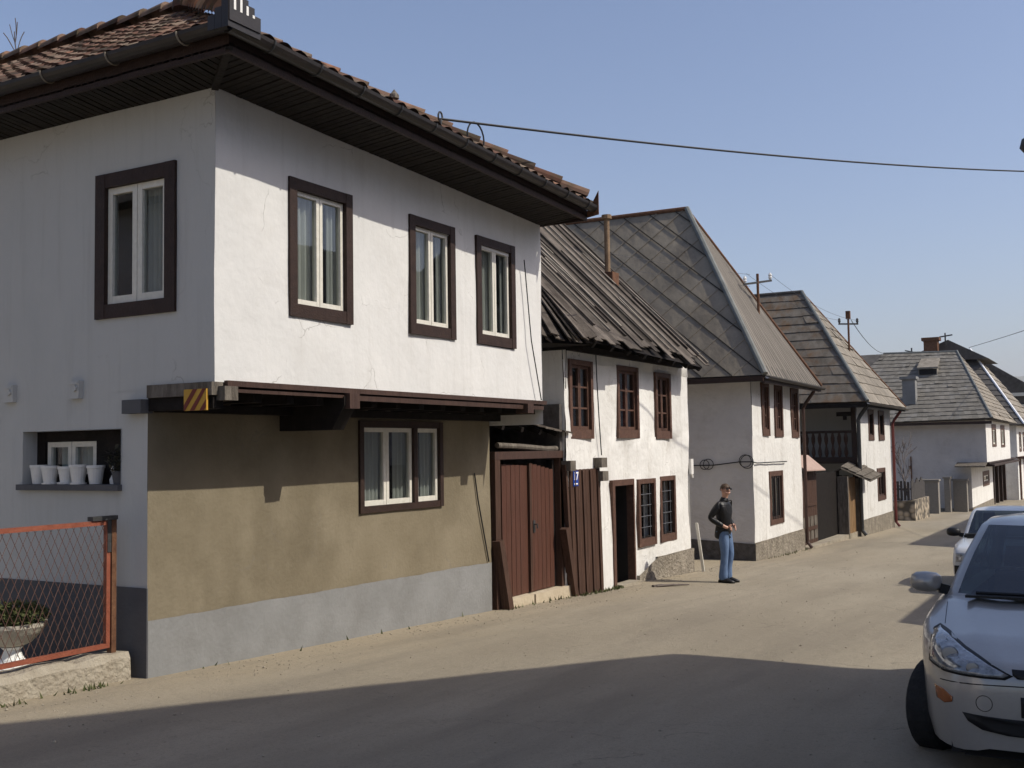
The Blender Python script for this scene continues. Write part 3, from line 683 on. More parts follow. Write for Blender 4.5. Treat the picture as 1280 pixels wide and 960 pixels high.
# roof: hipped, clay pantiles
PITCH = math.atan(.645); pt = .645; cs = math.cos(PITCH); sn = math.sin(PITCH)
zeo = 5.415
roofz = lambda p: -.03 * max(0., min(p.y, YN) - YE) * max(0., 1 - (p.z - zeo) / 2.2)
half = (YN - YE) / 2 + .05
ptS = .542; PS = math.atan(ptS); csS, snS = math.cos(PS), math.sin(PS); KH = pt / ptS; halfX = half * KH
XW = -15.0
xe = XE + .07; ye = YE - .07; yn = YN + .03
T = half / cs
ro = tiled_plane((XW, ye, zeo), (xe, ye, zeo), (0, cs, sn), lambda t: 0, lambda t: (xe - XW) - t * cs * KH, T, roofz)
r2 = tiled_plane((xe, ye, zeo), (xe, yn, zeo), (-csS, 0, snS), lambda t: t * csS / KH, lambda t: (yn - ye) - t * csS / KH, halfX / csS, roofz)
r3 = tiled_plane((xe, yn, zeo), (XW, yn, zeo), (0, -cs, sn), lambda t: t * cs * KH, lambda t: 99, T, roofz)
for r in (r2, r3):
    o = len(ro.v); fo = len(ro.f); ro.v += r.v
    for i, f in enumerate(r.f): ro.f.append([k + o for k in f]); ro.uv[fo + i] = r.uv[i]
roof1 = build('tiled_roof', ro, M['tile'], h1, normals=False)
apex = (xe - halfX, ye + half, zeo + half * pt + .05)
hp = cap_tiles(((xe - .25, ye + .25, zeo + .2), apex)); cap_tiles(((xe - .1, yn - .1, zeo - .1), apex), mb=hp); cap_tiles((apex, (XW, ye + half, apex[2])), mb=hp)
hp.lathe((apex[0], apex[1], apex[2] - .05), [(.2, 0), (.2, .1), (.14, .18), (.03, .22)], 10)
for i in range(len(hp.f)):
    if i not in hp.uv: hp.uv[i] = [(3.5, 3.5)] * len(hp.f[i])
build('ridge_tile', hp, M['tile'], roof1, normals=False)
wv = MB(); wv.tube([(-6.74, 12.20, 4.45), (-6.735, 12.35, 3.4), (-6.735, 12.6, 2.62)], .008, 5); build('cable_and_shadow_line', wv, M['cable'], h1); wv = MB(); wv.tube([(-7.60, 12.28, 1.66), (-7.60, 12.36, 1.3), (-7.60, 12.62, .45)], .01, 5)  # dark tubes stand in for a wire's cast shadow on both walls
build('cable_and_shadow_line', wv, M['cable'], h1)
an = MB(); an.tube([(-6.35, 8.8, 5.4), (-6.35, 8.8, 5.62)], .02, 6); an.lathe((-6.35, 8.8, 5.58), [(.05, 0), (.05, .04), (.03, .06), (.0, .1)], 8); an.tube([(-6.35, 8.95, 5.35), (-6.35, 8.95, 5.48)], .04, 8)
build('roof_insulator', an, M['greywood'], h1)
hk = MB(); hk.tube([(-7.0, 10.64, 5.7), (-7.0, 10.64, 5.97)], .018, 6); hk.tube([(-7.0, 10.64 + .045 * math.cos(t), 5.99 + .06 * math.sin(t)) for t in [k * .7 for k in range(10)]], .012, 5)
build('cable_bracket', hk, M['iron'], h1)

# flower pots in the niche
for k in range(5):
    x = -9.19 + k * .205
    mb = MB(); mb.lathe((x, Y0 + .05 - (.03 if k % 2 else 0), 1.713), [(.056, 0), (.078, .155 - .008 * (k % 3)), (.084, .157 - .008 * (k % 3)), (.084, .183 - .008 * (k % 3)), (.075, .183 - .008 * (k % 3)), (.07, .15)], 18)
    if k == 2: mb.lathe((x, Y0 + .05, 1.7125), [(.085, 0), (.088, .018), (.07, .02)], 18)
    if k in (1, 3): mb.lathe((x, Y0 + .05 - .03, 1.7125), [(.075, 0), (.076, .012), (.06, .014)], 18)
    o = build('flower_pot', mb, M['plasticpot'], loc=(x, Y0 + .05, 1.713), smooth=False)
    tag(o, ['white flower pot at the left end of the niche window sill', 'white flower pot second from the left on the niche sill', 'white flower pot with a saucer in the middle of the niche sill',
            'white flower pot second from the right of the five on the niche sill', 'white flower pot beside the dark dry plant on the niche sill'][k], 'flower pot', 'flower pots on the niche sill')
mb = MB(); mb.lathe((-8.16, Y0 + .1, 1.713), [(.05, 0), (.055, .04), (.03, .09), (.045, .13), (.0, .15)], 12); mb.tube([(-8.16, Y0 + .1, 1.82), (-8.21, Y0 + .08, 1.90)], [.02, .012], 6)
tag(build('vase', mb, M['plasticpot'], loc=(-8.16, Y0 + .1, 1.713)), 'small pale vase beside the dry plant in the niche', 'vase')
def leaf_cluster(c, rx, ry, rz, n, size, mb=None):
    mb = mb or MB(); c = Vector(c)
    for _ in range(n):
        while True:
            v = Vector((random.uniform(-1, 1), random.uniform(-1, 1), random.uniform(-1, 1)))
            if v.length < 1: break
        p = c + Vector((v.x * rx, v.y * ry, v.z * rz)); s = size * random.uniform(.6, 1.4)
        a = Vector((random.uniform(-1, 1), random.uniform(-1, 1), random.uniform(-.5, 1))).normalized(); b = a.cross(Vector((random.random(), random.random(), random.random()))).normalized()
        mb.add([p, p + a * s * .5 + b * s * .3, p + a * s, p + a * s * .5 - b * s * .3], [(0, 1, 2, 3)])
    return mb
dpn = thing('dry_plant', (-8.06, Y0 + .07, 1.712), 'dark dry plant at the right end of the niche window sill', 'plant')
mb = MB(); mb.lathe((-8.06, Y0 + .07, 1.712), [(.06, 0), (.08, .12), (.07, .12)], 12); build('pot', mb, M['darkplinth'], dpn)
build('foliage', leaf_cluster((-8.06, Y0 + .04, 1.93), .09, .10, .13, 160, .05), M['dryleaf'], dpn, normals=False)

# ================================================================== fence, kerb, planter at the left
XF = -7.86
fn = thing('mesh_fence', (XF, 5.5, .2), 'red framed wire mesh fence panel at the left edge beside the nearest house', 'fence')
ya, yb, za, zb = 3.2, 6.53, .31, 1.405
f = MB(); f.box(XF - .02, XF + .02, ya, yb, zb - .04, zb + .0); f.box(XF - .02, XF + .02, ya, yb, za - .02, za + .02)
f.box(XF - .021, XF + .021, yb - .04, yb, za + .021, zb - .041); f.box(XF - .021, XF + .021, ya, ya + .04, za + .021, zb - .041)
build('frame', f, M['fencered'], fn)
f = MB(); f.box(XF - .03, XF + .03, yb + .01, yb + .06, .0, zb + .03); build('post', f, M['rust'], fn)
f = MB(); f.box(XF - .035, XF + .035, yb - .2, yb + .07, zb + .003, zb + .04); f.box(XF - .028, XF + .028, yb - .035, yb + .005, zb - .28, zb + .003); build('latch_plate', f, M['iron'], fn)
f = MB(); dy = .075; slope = .5
n = int((yb - ya) / dy) + 20
for sgn in (1, -1):
    for k in range(-12, n + 12):
        y0_ = ya + k * dy; dyy = (zb - za) * .46 * sgn
        y1_ = y0_ + dyy; z0_, z1_ = za, zb - .02
        # clip
        def cl(y): return min(max(y, ya), yb - .02)
        c0, c1 = cl(y0_), cl(y1_)
        if c0 == c1: continue
        t0, t1 = (c0 - y0_) / dyy, (c1 - y0_) / dyy
        f.tube([(XF + .006 * sgn, c0, z0_ + (z1_ - z0_) * t0), (XF + .006 * sgn, c1, z0_ + (z1_ - z0_) * t1)], .0028, 4, caps=False)
build('wire_mesh', f, M['fencewire'], fn)
kb = MB()
prof = [(-.14, -.3), (.17, -.3), (.15, .20), (.10, .245), (-.12, .25)]
N_ = 24; rows = []
for k in range(N_ + 1):
    y = 2.6 + (6.66 - 2.6) * k / N_
    rows.append([Vector((XF + px_ + random.uniform(-.02, .02), y + random.uniform(-.03, .03), pz_ + (random.uniform(-.02, .02) if pz_ > 0 else 0) - (.0))) for px_, pz_ in prof])
kb.v = [v for r in rows for v in r]; m5 = len(prof)
for k in range(N_):
    for j in range(m5): kb.f.append([k * m5 + j, k * m5 + (j + 1) % m5, (k + 1) * m5 + (j + 1) % m5, (k + 1) * m5 + j])
kb.f += [list(range(m5))[::-1], [N_ * m5 + j for j in range(m5)]]
tag(build('garden_wall', kb, M['concrete'], loc=(XF, 5.5, 0)), 'low crumbling concrete footing wall under the red mesh fence', 'wall')
ux, uy = -8.72, 6.2
ur = thing('planter_urn', (ux, uy, .0), 'cast stone pedestal planter behind the red mesh fence', 'planter')
mb = MB(); mb.lathe((ux, uy, .0), [(.2, 0), (.2, .06), (.17, .1), (.09, .2), (.07, .26), (.10, .29)], 18); build('pedestal', mb, M['whitecloth'], ur)
mb = MB(); mb.lathe((ux, uy, .29), [(.08, 0), (.16, .03), (.25, .12), (.29, .18), (.29, .21), (.25, .21), (.22, .16)], 22); build('bowl', mb, M['urn'], ur)
lf = leaf_cluster((ux, uy, .56), .32, .30, .12, 1500, .045)
sh = thing('low_shrub', (ux, uy, .48), 'clipped olive green shrub growing in the stone planter', 'plant'); build('foliage', lf, M['leaf'], sh, normals=False)

# ================================================================== courtyard gate and plank fence
gx = -7.66
gt = thing('courtyard_gate', (gx, 13.9, -.25), 'red brown double gate under a ragged lean-to roof, between the nearest two houses', 'gate')
for a, b in ((13.10, 13.86), (13.89, 14.66)):
    lf_ = MB(); nb = 6; w = (b - a) / nb
    for k in range(nb): lf_.box(gx - .03, gx + random.uniform(-.004, .004), a + k * w + .004, a + (k + 1) * w - .004, -.12, 1.76 - .02 * k * (1 if a > 13.5 else .3))
    for z in (.15, 1.4): lf_.box(gx - .08, gx - .031, a + .02, b - .02, z, z + .12)
    o = build('gate_leaf', lf_, M['gatewood'], gt)
ms = MB(); ms.box(gx + .006, gx + .04, 13.845, 13.905, -.1, 1.76); build('meeting_stile', ms, M['plankwood'], gt)
ms = MB(); ms.tube([(gx + .0, 14.02, .86), (gx + .06, 14.02, .86), (gx + .065, 14.02, .80)], .012, 6); ms.box(gx + .006, gx + .014, 13.99, 14.05, .74, .92); build('gate_handle', ms, M['iron'], gt)
for y in (12.86, 14.82):
    ps = MB(); ps.box(gx - .08, gx + .08, y - .07, y + .07, -.4, 1.83); build('gate_post', ps, M['plankwood'], gt)
for y in (13.03, 14.74): 
    ps = MB(); ps.box(gx - .12, gx - .02, y - .06, y + .06, -.2, 1.80); build('inner_jamb', ps, M['black'], gt)
li = MB(); li.box(gx - .08, gx + .085, 12.78, 14.95, 1.83, 1.94); build('lintel', li, M['brown'], gt)
pp = MB(); pp.tube([(gx + .02, 12.95, 2.03), (gx + .03, 13.6, 2.01), (gx + .02, 14.4, 1.97), (gx + .02, 14.95, 1.975)], .04, 8); build('lintel_pole', pp, M['greywood'], gt)
rf = MB(); nseg = 9
for k in range(nseg):
    y0_, y1_ = 12.8 + k * .27, 12.8 + (k + 1) * .27 - .01; dz = -.028 * k; j = random.uniform(-.05, .05)
    rf.poly([(gx - 1.1, y0_, 2.75 + dz), (gx + .16 + j, y0_, 2.44 + dz), (gx + .16 + j, y1_, 2.42 + dz), (gx - 1.1, y1_, 2.73 + dz)], (0, 0, -.025))
build('lean_to_roof', rf, M['oldboards'], gt)
rf = MB(); rf.box(gx - 1.05, gx - .95, 12.85, 14.8, -.4, 2.72)
for k in range(4): rf.bar((gx - 1.0, 13.0 + k * .55, 2.62), (gx + .1, 13.0 + k * .55, 2.28 - .03 * k), .07)
build('lean_to_frame', rf, M['black'], gt)
tp = MB(); tp.box(gx - .2, gx + .12, 12.99, 13.78, -.45, -.125); tp.box(gx - .2, gx + .14, 13.80, 14.98, -.5, -.135); build('threshold_stone', tp, M['steplime'], gt)
ps = MB(); ps.bar((gx + .16, 12.95, -.25), (gx + .10, 12.80, .72), .13, .12); tag(build('leaning_post', ps, M['plankwood'], loc=(gx + .1, 12.9, -.2)), 'short dark wooden post leaning on the left gate jamb', 'post', 'leaning posts by the gate')
ps = MB(); ps.bar((gx + .16, 15.0, -.33), (gx + .15, 14.72, .75), .12, .10); ps.bar((gx + .15, 14.9, .1), (gx + .13, 14.8, 1.72), .07, .06)
tag(build('leaning_post', ps, M['plankwood'], loc=(gx + .1, 14.9, -.3)), 'dark wooden post leaning between the gate and the plank fence', 'post', 'leaning posts by the gate')
pf = thing('plank_fence', (-7.5, 15.5, -.3), 'dark brown plank fence panel carrying the blue number plate', 'fence')
y = 15.0
for k in range(8):
    w = .135; mb = MB(); t0 = 14.93 + k * .137; b0 = 15.02 + k * .134
    mb.hexa([(-7.53, b0, -.40), (-7.50, b0, -.40), (-7.50, b0 + w - .006, -.40), (-7.53, b0 + w - .006, -.40), (-7.53, t0, 1.63), (-7.50, t0, 1.63), (-7.50, t0 + w - .006, 1.64), (-7.53, t0 + w - .006, 1.64)])
    if k % 2: mb.bar((-7.49, b0, -.38), (-7.49, t0, 1.62), .03, .02)
    build('board', mb, M['plankwood'], pf)
mb = MB(); mb.box(-7.60, -7.535, 14.95, 16.1, 1.35, 1.45); mb.box(-7.6, -7.535, 15, 16.1, .1, .2); build('rail', mb, M['greywood'], pf)
pc = MB(); pc.box(-7.58, -7.42, 14.80, 14.98, 1.62, 1.78); build('post_cap', pc, M['greywood'], pf)
nb_ = MB(); nb_.box(-7.497, -7.485, 15.02, 15.19, 1.38, 1.62); np_ = build('number_plate', nb_, M['blue'], pf); np_['label'] = 'blue enamel plate with white number 17'
def text_obj(body, size, F, u, n, z, mat, parent, name='lettering', sx=1.):
    cu = bpy.data.curves.new(name, 'FONT'); cu.body = body; cu.size = size; cu.extrude = .001; cu.align_x = 'CENTER'; cu.offset = .004
    tmp = bpy.data.objects.new('t', cu); COL.objects.link(tmp)
    dg = bpy.context.evaluated_depsgraph_get(); me = bpy.data.meshes.new_from_object(tmp.evaluated_get(dg)); bpy.data.objects.remove(tmp)
    mb = MB(); mb.v = [F.p(u + v.co.x * sx, n + v.co.z, z + v.co.y) for v in me.vertices]; mb.f = [list(p.vertices) for p in me.polygons]
    return build(name, mb, mat, parent)
text_obj('17', .17, FX(-7.485), 15.105, .002, 1.48, M['signwhite'], np_)
mb = MB(); mb.box(-7.4845, -7.4835, 15.045, 15.165, 1.405, 1.425); build('caption_line', mb, M['signwhite'], np_)

# ================================================================== HOUSE 2 (old house with board roof)
h2 = thing('old_board_roof_house', (-7.55, 14.85, -.3), 'old white house with decaying board roof and barred ground floor windows', 'house')
F2 = FX(-7.55); A2, B2 = 14.86, 20.3
uw = [(15.02, 15.87, 2.12, 3.38), (16.85, 17.77, 2.13, 3.39), (18.58, 19.34, 2.12, 3.36)]
lwn = [(17.66, 18.46, .20, 1.40), (18.68, 19.46, .20, 1.42)]
door = (16.54, 17.47, -.6, 1.42)
w2 = wall_mesh(F2, A2, B2, -.9, 3.62, [hole(*w) for w in uw + lwn] + [(door[0] + .03, door[1] - .03, -.55, 1.39)], wob=.02, step=.28)
wall_mesh(FY(A2), -12.5, -7.55, -.8, 3.7, mb=w2, wob=.02, step=.4); wall_mesh(FY(B2), -12.5, -7.55, -.9, 3.62, mb=w2)
build('wall', w2, M['white_old'], h2, smooth=True)
sp = MB(); sp.box(-8.6, -7.58, A2 - .10, A2 - .02, .5, 2.66); build('stone_patch', sp, M['stonedark'], h2)
p2 = wall_mesh(Frame((-7.50, 0, 0), (0, 1, 0), (1, 0, 0)), 17.58, 20.33, -.9, .02, step=.16, wob=.018, ztop=lambda y: -.28 + .24 * min(1, max(0, (y - 17.58) / .9)))
p2.add([(-7.50, 17.58, -.9), (-7.50, 17.58, -.28), (-7.6, 17.58, -.28), (-7.6, 17.58, -.9)], [(0, 1, 2, 3)])
p2.add([(-7.50, 18.48, -.04), (-7.50, 20.33, -.04), (-7.57, 20.33, -.04), (-7.57, 18.48, -.04)], [(0, 1, 2, 3)])
p2.add([(-7.50, 20.33, -.9), (-7.50, 20.33, -.04), (-7.6, 20.33, -.04), (-7.6, 20.33, -.9)], [(0, 1, 2, 3)])
build('plinth', p2, M['roughplinth'], h2, smooth=True)
for i, (a, b, c, d) in enumerate(uw):
    m = (a + b) / 2
    cu = [[(a + .1, m - .02, 'curtteal', 0.)], [(a + .1, a + .44, 'curtred', 0.)], [(a + .1, a + .25, 'curtain', .1)]][i]
    window(h2, F2, a, b, c, d, fw=.085, sashes=[(a + .085, m), (m, b - .085)], sw=.04, rows=3, fmat='redbrown', smat='redbrown', curtains=cu, sbot=.15, proud=.035)
for (a, b, c, d) in lwn:
    w = window(h2, F2, a, b, c, d, fw=.085, sashes=[(a + .085, b - .085)], sw=.02, fmat='redbrown', smat='black', sbot=.14, proud=.035, glass=False)
    gr = MB()
    for k in range(1, 3): 
        u = a + .085 + (b - a - .17) * (k - .35) / 2.2; gr.tube([F2.p(u, .005, c + .14), F2.p(u, .005, d - .09)], .009, 5)
    for k in range(1, 5):
        z = c + .14 + (d - c - .22) * k / 5; gr.tube([F2.p(a + .085, .012, z), F2.p(b - .2, .012, z)], .008, 5)
    build('grille', gr, M['cabledk'], w)
dr = MB(); a, b, c, d = door
dr.fbox(F2, a, a + .10, -.1, .04, -.5, d); dr.fbox(F2, b - .05, b, -.1, .035, -.5, d); dr.fbox(F2, a + .10, b - .05, -.1, .036, d - .10, d)
do = build('door_frame', dr, M['redbrown'], h2)
dl = MB(); dl.fbox(F2, a + .1, b - .05, -.6, -.55, -.6, d); dl.fbox(F2, a + .08, a + .1, -.6, -.1, -.6, d); dl.fbox(F2, b - .05, b - .03, -.6, -.1, -.6, d)
for k in range(5): dl.fbox(F2, a + .12 + k * .14, a + .22 + k * .14, -.55, -.53, -.5, d - .1)
build('door_leaf', dl, M['dark'], do)
dh = MB(); dh.tube([F2.p(a + .11, -.05, .52), F2.p(a + .2, -.02, .52)], .012, 6); build('door_handle', dh, M['rustpale'], do)
# step stone at the door
ds = MB(); ds.box(-7.62, -7.40, 16.62, 17.4, -.6, g(17) + .05); build('door_step', ds, M['concrete'], h2)
for y, z in ((15.98, 1.72), (16.02, 1.50)):
    e = MB(); e.box(-7.62, -7.40, y - .1, y + .12, z - .07, z + .09); build('beam_end', e, M['greywood'], h2)
# board roof, 45 degrees; individual boards, ragged ends, broken hip at the near corner
bm_, pb = MB(), MB()
def board(a, b, w, t=.016, mb=None, roll=0.):
    a, b = Vector(a), Vector(b); d = (b - a).normalized(); x = Vector((0, 1, 0)) if abs(d.y) < .75 else Vector((1, 0, 0))
    x = (x - d * x.dot(d)).normalized(); n = x.cross(d); n = n if n.z > 0 else -n
    x2 = (x * math.cos(roll) + n * math.sin(roll)); n2 = n * math.cos(roll) - x * math.sin(roll)
    (mb or bm_).hexa([a - x2 * w / 2, a + x2 * w / 2, b + x2 * w / 2, b - x2 * w / 2, a - x2 * w / 2 + n2 * t, a + x2 * w / 2 + n2 * t, b + x2 * w / 2 + n2 * t, b - x2 * w / 2 + n2 * t])
eave2 = lambda y: 3.66 - .022 * (y - 14.8)
y = 14.9
RX = 4.35
while y < 19.9:
    w = random.uniform(.17, .30); lo_ = random.uniform(-.10, .16)
    xa = -7.0 - lo_; za_ = eave2(y) + lo_ ; 
    L1 = RX
    cut = random.random()
    if cut < .3:
        mid = random.uniform(.9, 2.2)
        board((xa, y, za_ + .02), (-7.0 - mid, y + random.uniform(-.03, .03), eave2(y) + mid + .03), w * .97, roll=random.uniform(-.05, .05))
        board((-7.0 - mid + .15, y, eave2(y) + mid - .15), (-7.0 - L1, y, eave2(y) + L1), w * .97, roll=random.uniform(-.03, .03))
    else:
        board((xa, y, za_), (-7.0 - L1, y + random.uniform(-.03, .03), eave2(y) + L1), w * .98, roll=random.uniform(-.05, .05))
    if random.random() < .5:
        s = random.uniform(0., .35); e = random.uniform(1.5, 4.2)
        board((-7.0 - s, y + w / 2, eave2(y) + s + .045), (-7.0 - e, y + w / 2 + random.uniform(-.08, .08), eave2(y) + e + .045), random.uniform(.03, .07), .03, mb=pb if random.random() < .4 else bm_)
    y += w
for k in range(9):     # loose slats and splinters
    s = random.uniform(.2, 2.6); yy = random.uniform(15.2, 19.3); L = random.uniform(.5, 1.3)
    board((-7.0 - s, yy, eave2(yy) + s + .07), (-7.0 - s - L * .7, yy + random.uniform(-.25, .25), eave2(yy) + s + L * .7 + .09), .05, .02, mb=pb)
apx = Vector((-8.95, 15.2, 5.55))
base = [(-7.0, 14.9, 3.64), (-6.98, 14.75, 3.60), (-7.0, 14.6, 3.58), (-7.02, 14.45, 3.56), (-7.05, 14.3, 3.55), (-7.10, 14.15, 3.56), (-7.18, 14.02, 3.57), (-7.28, 13.92, 3.58), (-7.42, 13.86, 3.58), (-7.6, 13.82, 3.58), (-7.8, 13.8, 3.58), (-8.05, 13.8, 3.58), (-8.3, 13.8, 3.58), (-8.6, 13.8, 3.58), (-8.9, 13.8, 3.58), (-9.3, 13.8, 3.58), (-9.8, 13.8, 3.58)]
for i, p in enumerate(base):
    p = Vector(p); tp_ = apx + Vector((-.25 * max(0, i - 9), 0, .1 * max(0, i - 9))) * .6
    for q in range(2):
        j = Vector((random.uniform(-.08, .08), random.uniform(-.08, .08), random.uniform(-.06, .08)))
        board(p + j, p.lerp(tp_, random.uniform(.75, 1.02)) + Vector((0, 0, .03 * q)), random.uniform(.10, .2), .02, roll=random.uniform(-.5, .5))
hb = MB(); board(apx + Vector((.0, 0, .05)), (-11.4, 17.6, 7.98), .2, .03)
roof2 = build('board_roof', bm_, M['oldboards'], h2)
for k in range(len(pb.v) // 8):
    q_ = MB(); q_.hexa(pb.v[k * 8:k * 8 + 8]); build('loose_slat', q_, M['oldboards2'], roof2)
un = MB(); un.add([(-7.05, 14.8, eave2(14.8) - .06), (-7.05, 19.85, eave2(19.85) - .06), (-11.35, 19.85, 7.78), (-11.35, 14.8, 7.92)], [(0, 1, 2, 3)])
un.add([(-11.35, 14.8, 7.9), (-11.35, 19.85, 7.78), (-15.5, 19.85, 3.5), (-15.5, 14.8, 3.5)], [(0, 1, 2, 3)])
un.add([(-7.15, 14.8, 3.5), (-11.3, 14.8, 7.8), (-15.5, 14.8, 3.5)], [(0, 1, 2)])
un.add([(-7.3, B2, 3.5), (-11.35, B2 - .5, 7.7), (-15.5, B2, 3.5)], [(0, 1, 2)])
for k in range(8): un.bar((-7.08, 15.0 + k * .68, eave2(15 + k * .68) - .1), (-7.8, 15.0 + k * .68, eave2(15 + k * .68) + .55), .09)
un.add([(-7.0, 14.85, 3.55), (-7.05, 14.3, 3.52), (-7.3, 13.95, 3.53), (-7.8, 13.82, 3.53), (-10, 13.82, 3.53), (-10, 14.9, 3.55)], [tuple(range(6))])
un.box(-7.52, -7.44, 14.9, 19.8, 3.5, 3.6)
build('roof_underside', un, M['black'], h2)
vg = MB(); vg.bar((-6.98, 19.93, eave2(19.9) + .03), (-11.35, 19.93, 7.85), .06, .05); vg.bar((-7.1, 19.78, eave2(19.9) + .2), (-10.6, 19.7, 7.15), .05, .05); build('verge_slat', vg, M['oldboards2'], roof2)
# stove pipe
sp = MB(); sp.tube([(-8.75, 19.25, 5.2), (-8.75, 19.25, 6.5)], .055, 10); sp.tube([(-8.75, 19.25, 6.5), (-8.75, 19.25, 6.58)], .10, 10); po = build('stove_pipe', sp, M['rustpale'], h2)
sp = MB(); sp.box(-8.93, -8.58, 19.1, 19.4, 5.1, 5.42); build('flashing', sp, M['rust'], po)
sp = MB(); sp.tube([(-9.1, 16.0, 5.7), (-9.1, 16.0, 6.6)], .045, 8); build('thin_pipe', sp, M['iron'], h2)
cb = MB(); cb.tube([F2.p(15.98, .04, 3.6), F2.p(15.99, .045, 3.1), F2.p(16.06, .04, 2.4), F2.p(16.12, .04, 1.85)], .010, 5); build('cable_and_shadow_line', cb, M['cable'], h2); cb = MB(); cb.tube([F2.p(14.9, .04, 3.5), F2.p(14.88, .03, 2.9)], .008, 5); build('cable_and_shadow_line', cb, M['cable'], h2)  # both are cables fixed to this wall
ib = MB(); ib.box(-7.62, -7.50, 20.3, 20.42, 1.42, 1.72); ib.tube([(-7.56, 20.42, 1.5), (-7.56, 20.5, 1.35)], .03, 6); build('insulator_box', ib, M['ceramic'], h2)
mb = MB(); mb.bar((-7.38, 20.50, g(20.5)), (-7.46, 20.40, .45), .055, .025); tag(build('leaning_plank', mb, M['sashwhite'], loc=(-7.4, 20.45, g(20.4))), 'narrow white plank leaning on the corner of the old board-roofed house', 'plank')
mb = MB(); mb.tube([(-6.95, 17.0, g(17) + .015), (-6.75, 17.25, g(17) + .02), (-6.6, 17.6, g(17.6) + .015)], [.025, .02, .01], 5); mb.bar((-7.0, 16.95, g(17) + .02), (-6.9, 17.15, g(17) + .02), .06, .03)
tag(build('broken_branch', mb, M['bark'], loc=(-6.8, 17.2, g(17.2))), 'short broken branch lying on the road before the old house door', 'branch')

# ================================================================== HOUSES 3, 4 (steep roofs)
def downpipe(parent, x, y, z0, z1, xin, mat='redpipe', r=.045):
    mb = MB(); mb.tube([(x + .3, y, z1 + .12), (x + .28, y, z1 + .02), (x + .06, y, z1 - .28), (x, y, z1 - .4), (x, y, z0 + .2), (x + .12, y, z0 + .05)], r, 8)
    return build('downpipe', mb, M[mat], parent)
h3 = thing('steep_roof_house', (-7.3, 23.7, -.6), 'white house with very steep diamond sheet roof behind the standing person', 'house')
F3 = FX(-7.3); A3, B3 = 23.7, 27.85
uw = [(24.47, 25.06, 2.18, 3.43), (25.53, 26.2, 2.16, 3.42), (26.97, 27.66, 2.14, 3.40)]
lw3 = (24.88, 26.02, .09, 1.35)
w3 = wall_mesh(F3, A3, B3, -1.2, 3.5, [hole(*w) for w in uw] + [hole(*lw3)], wob=.01, step=.35); build('street_wall', w3, M['white_old'], h3, smooth=True)
w3 = wall_mesh(FY(A3), -15, -7.3, -1.2, 3.55, wob=.01, step=.5); build('side_wall', w3, M['white_grey'], h3); build('side_wall', wall_mesh(FY(B3), -15, -7.3, -1.2, 3.5), M['white_grey'], h3)
p3 = MB(); wall_mesh(Frame((-7.27, 0, 0), (0, 1, 0), (1, 0, 0)), A3 - .03, B3 + .02, -1.2, -.2, step=.3, wob=.012, ztop=lambda y: -.22 + .005 * (y - A3), mb=p3)
p3.add([(-7.27, A3 - .03, -.22), (-7.27, B3 + .02, -.2), (-7.32, B3 + .02, -.2), (-7.32, A3 - .03, -.22)], [(0, 1, 2, 3)])
build('plinth', p3, M['roughplinth'], h3)
ps3 = MB(); wall_mesh(FY(A3 - .03), -15, -7.272, -1.2, -.15, step=.5, wob=.008, ztop=lambda u: -.24 + .07 * (-7.3 - u) / 1.4 if u > -9 else -.15, mb=ps3); build('side_plinth', ps3, M['stonedark'], h3)
for (a, b, c, d) in uw: window(h3, F3, a, b, c, d, fw=.10, sashes=[(a + .1, (a + b) / 2), ((a + b) / 2, b - .1)], sw=.035, rows=3, fmat='redbrown', smat='redbrown', sbot=.16, proud=.03)
a, b, c, d = lw3
w = window(h3, F3, a, b, c, d, fw=.12, sashes=[(a + .12, (a + b) / 2), ((a + b) / 2, b - .12)], sw=.05, rows=1, fmat='redbrown', smat='brown', curtains=[(a + .45, a + .6, 'curtain', 0.), (b - .35, b - .22, 'curtain', 0.)])
gr = MB()
for k in range(1, 5): gr.tube([F3.p(a + .12 + (b - a - .24) * k / 5, .01, c + .12), F3.p(a + .12 + (b - a - .24) * k / 5, .01, d - .12)], .012, 5)
build('grille', gr, M['iron'], w)
# roof 3: eaves x=-6.85, y 23.2..28.35; apex (-9.4, 25.75, 7.95), ridge back to x=-15
E0, E1, EX, EZ, AP = 23.25, 28.35, -6.85, 3.52, Vector((-9.42, 25.65, 7.98)); RB = Vector((-15.5, 25.65, 8.05))
sh3 = MB(); poly = [Vector((-15.5, E0, EZ + .06)), Vector((EX, E0, EZ)), AP, RB]
sh3.add(poly, [(0, 1, 2, 3)])
ux_ = (poly[1] - poly[0]).normalized(); nn = ux_.cross(poly[3] - poly[0]).normalized(); nn = nn if nn.z > 0 else -nn; vy_ = nn.cross(ux_); vy_ = vy_ if vy_.z > 0 else -vy_
p2d = [((p - poly[0]).dot(ux_), (p - poly[0]).dot(vy_)) for p in poly]
to3 = lambda u, v: poly[0] + ux_ * u + vy_ * v
sm = MB(); sm2 = MB()
for k in range(-30, 60):
    r_ = clip_line(p2d, (k * .72, 0), (math.cos(R(139)), math.sin(R(139))))
    if r_:
        q0, q1 = [to3(k * .72 + math.cos(R(139)) * t, math.sin(R(139)) * t) for t in r_]
        sm.bar(q0 + nn * .008, q1 + nn * .008, .024, .013, up=nn)
    r_ = clip_line(p2d, (k * .72, 0), (math.cos(R(48)), math.sin(R(48))))
    if r_:
        q0, q1 = [to3(k * .72 + math.cos(R(48)) * t, math.sin(R(48)) * t) for t in r_]
        sm2.bar(q0 + nn * .004, q1 + nn * .004, .03, .012, up=nn)
rs3 = build('sheet_roof', sh3, M['sheet'], h3); build('diagonal_seam', sm, M['seam'], rs3); build('cross_seam', sm2, M['sheet'], rs3)
rb3 = MB()
nst = 34
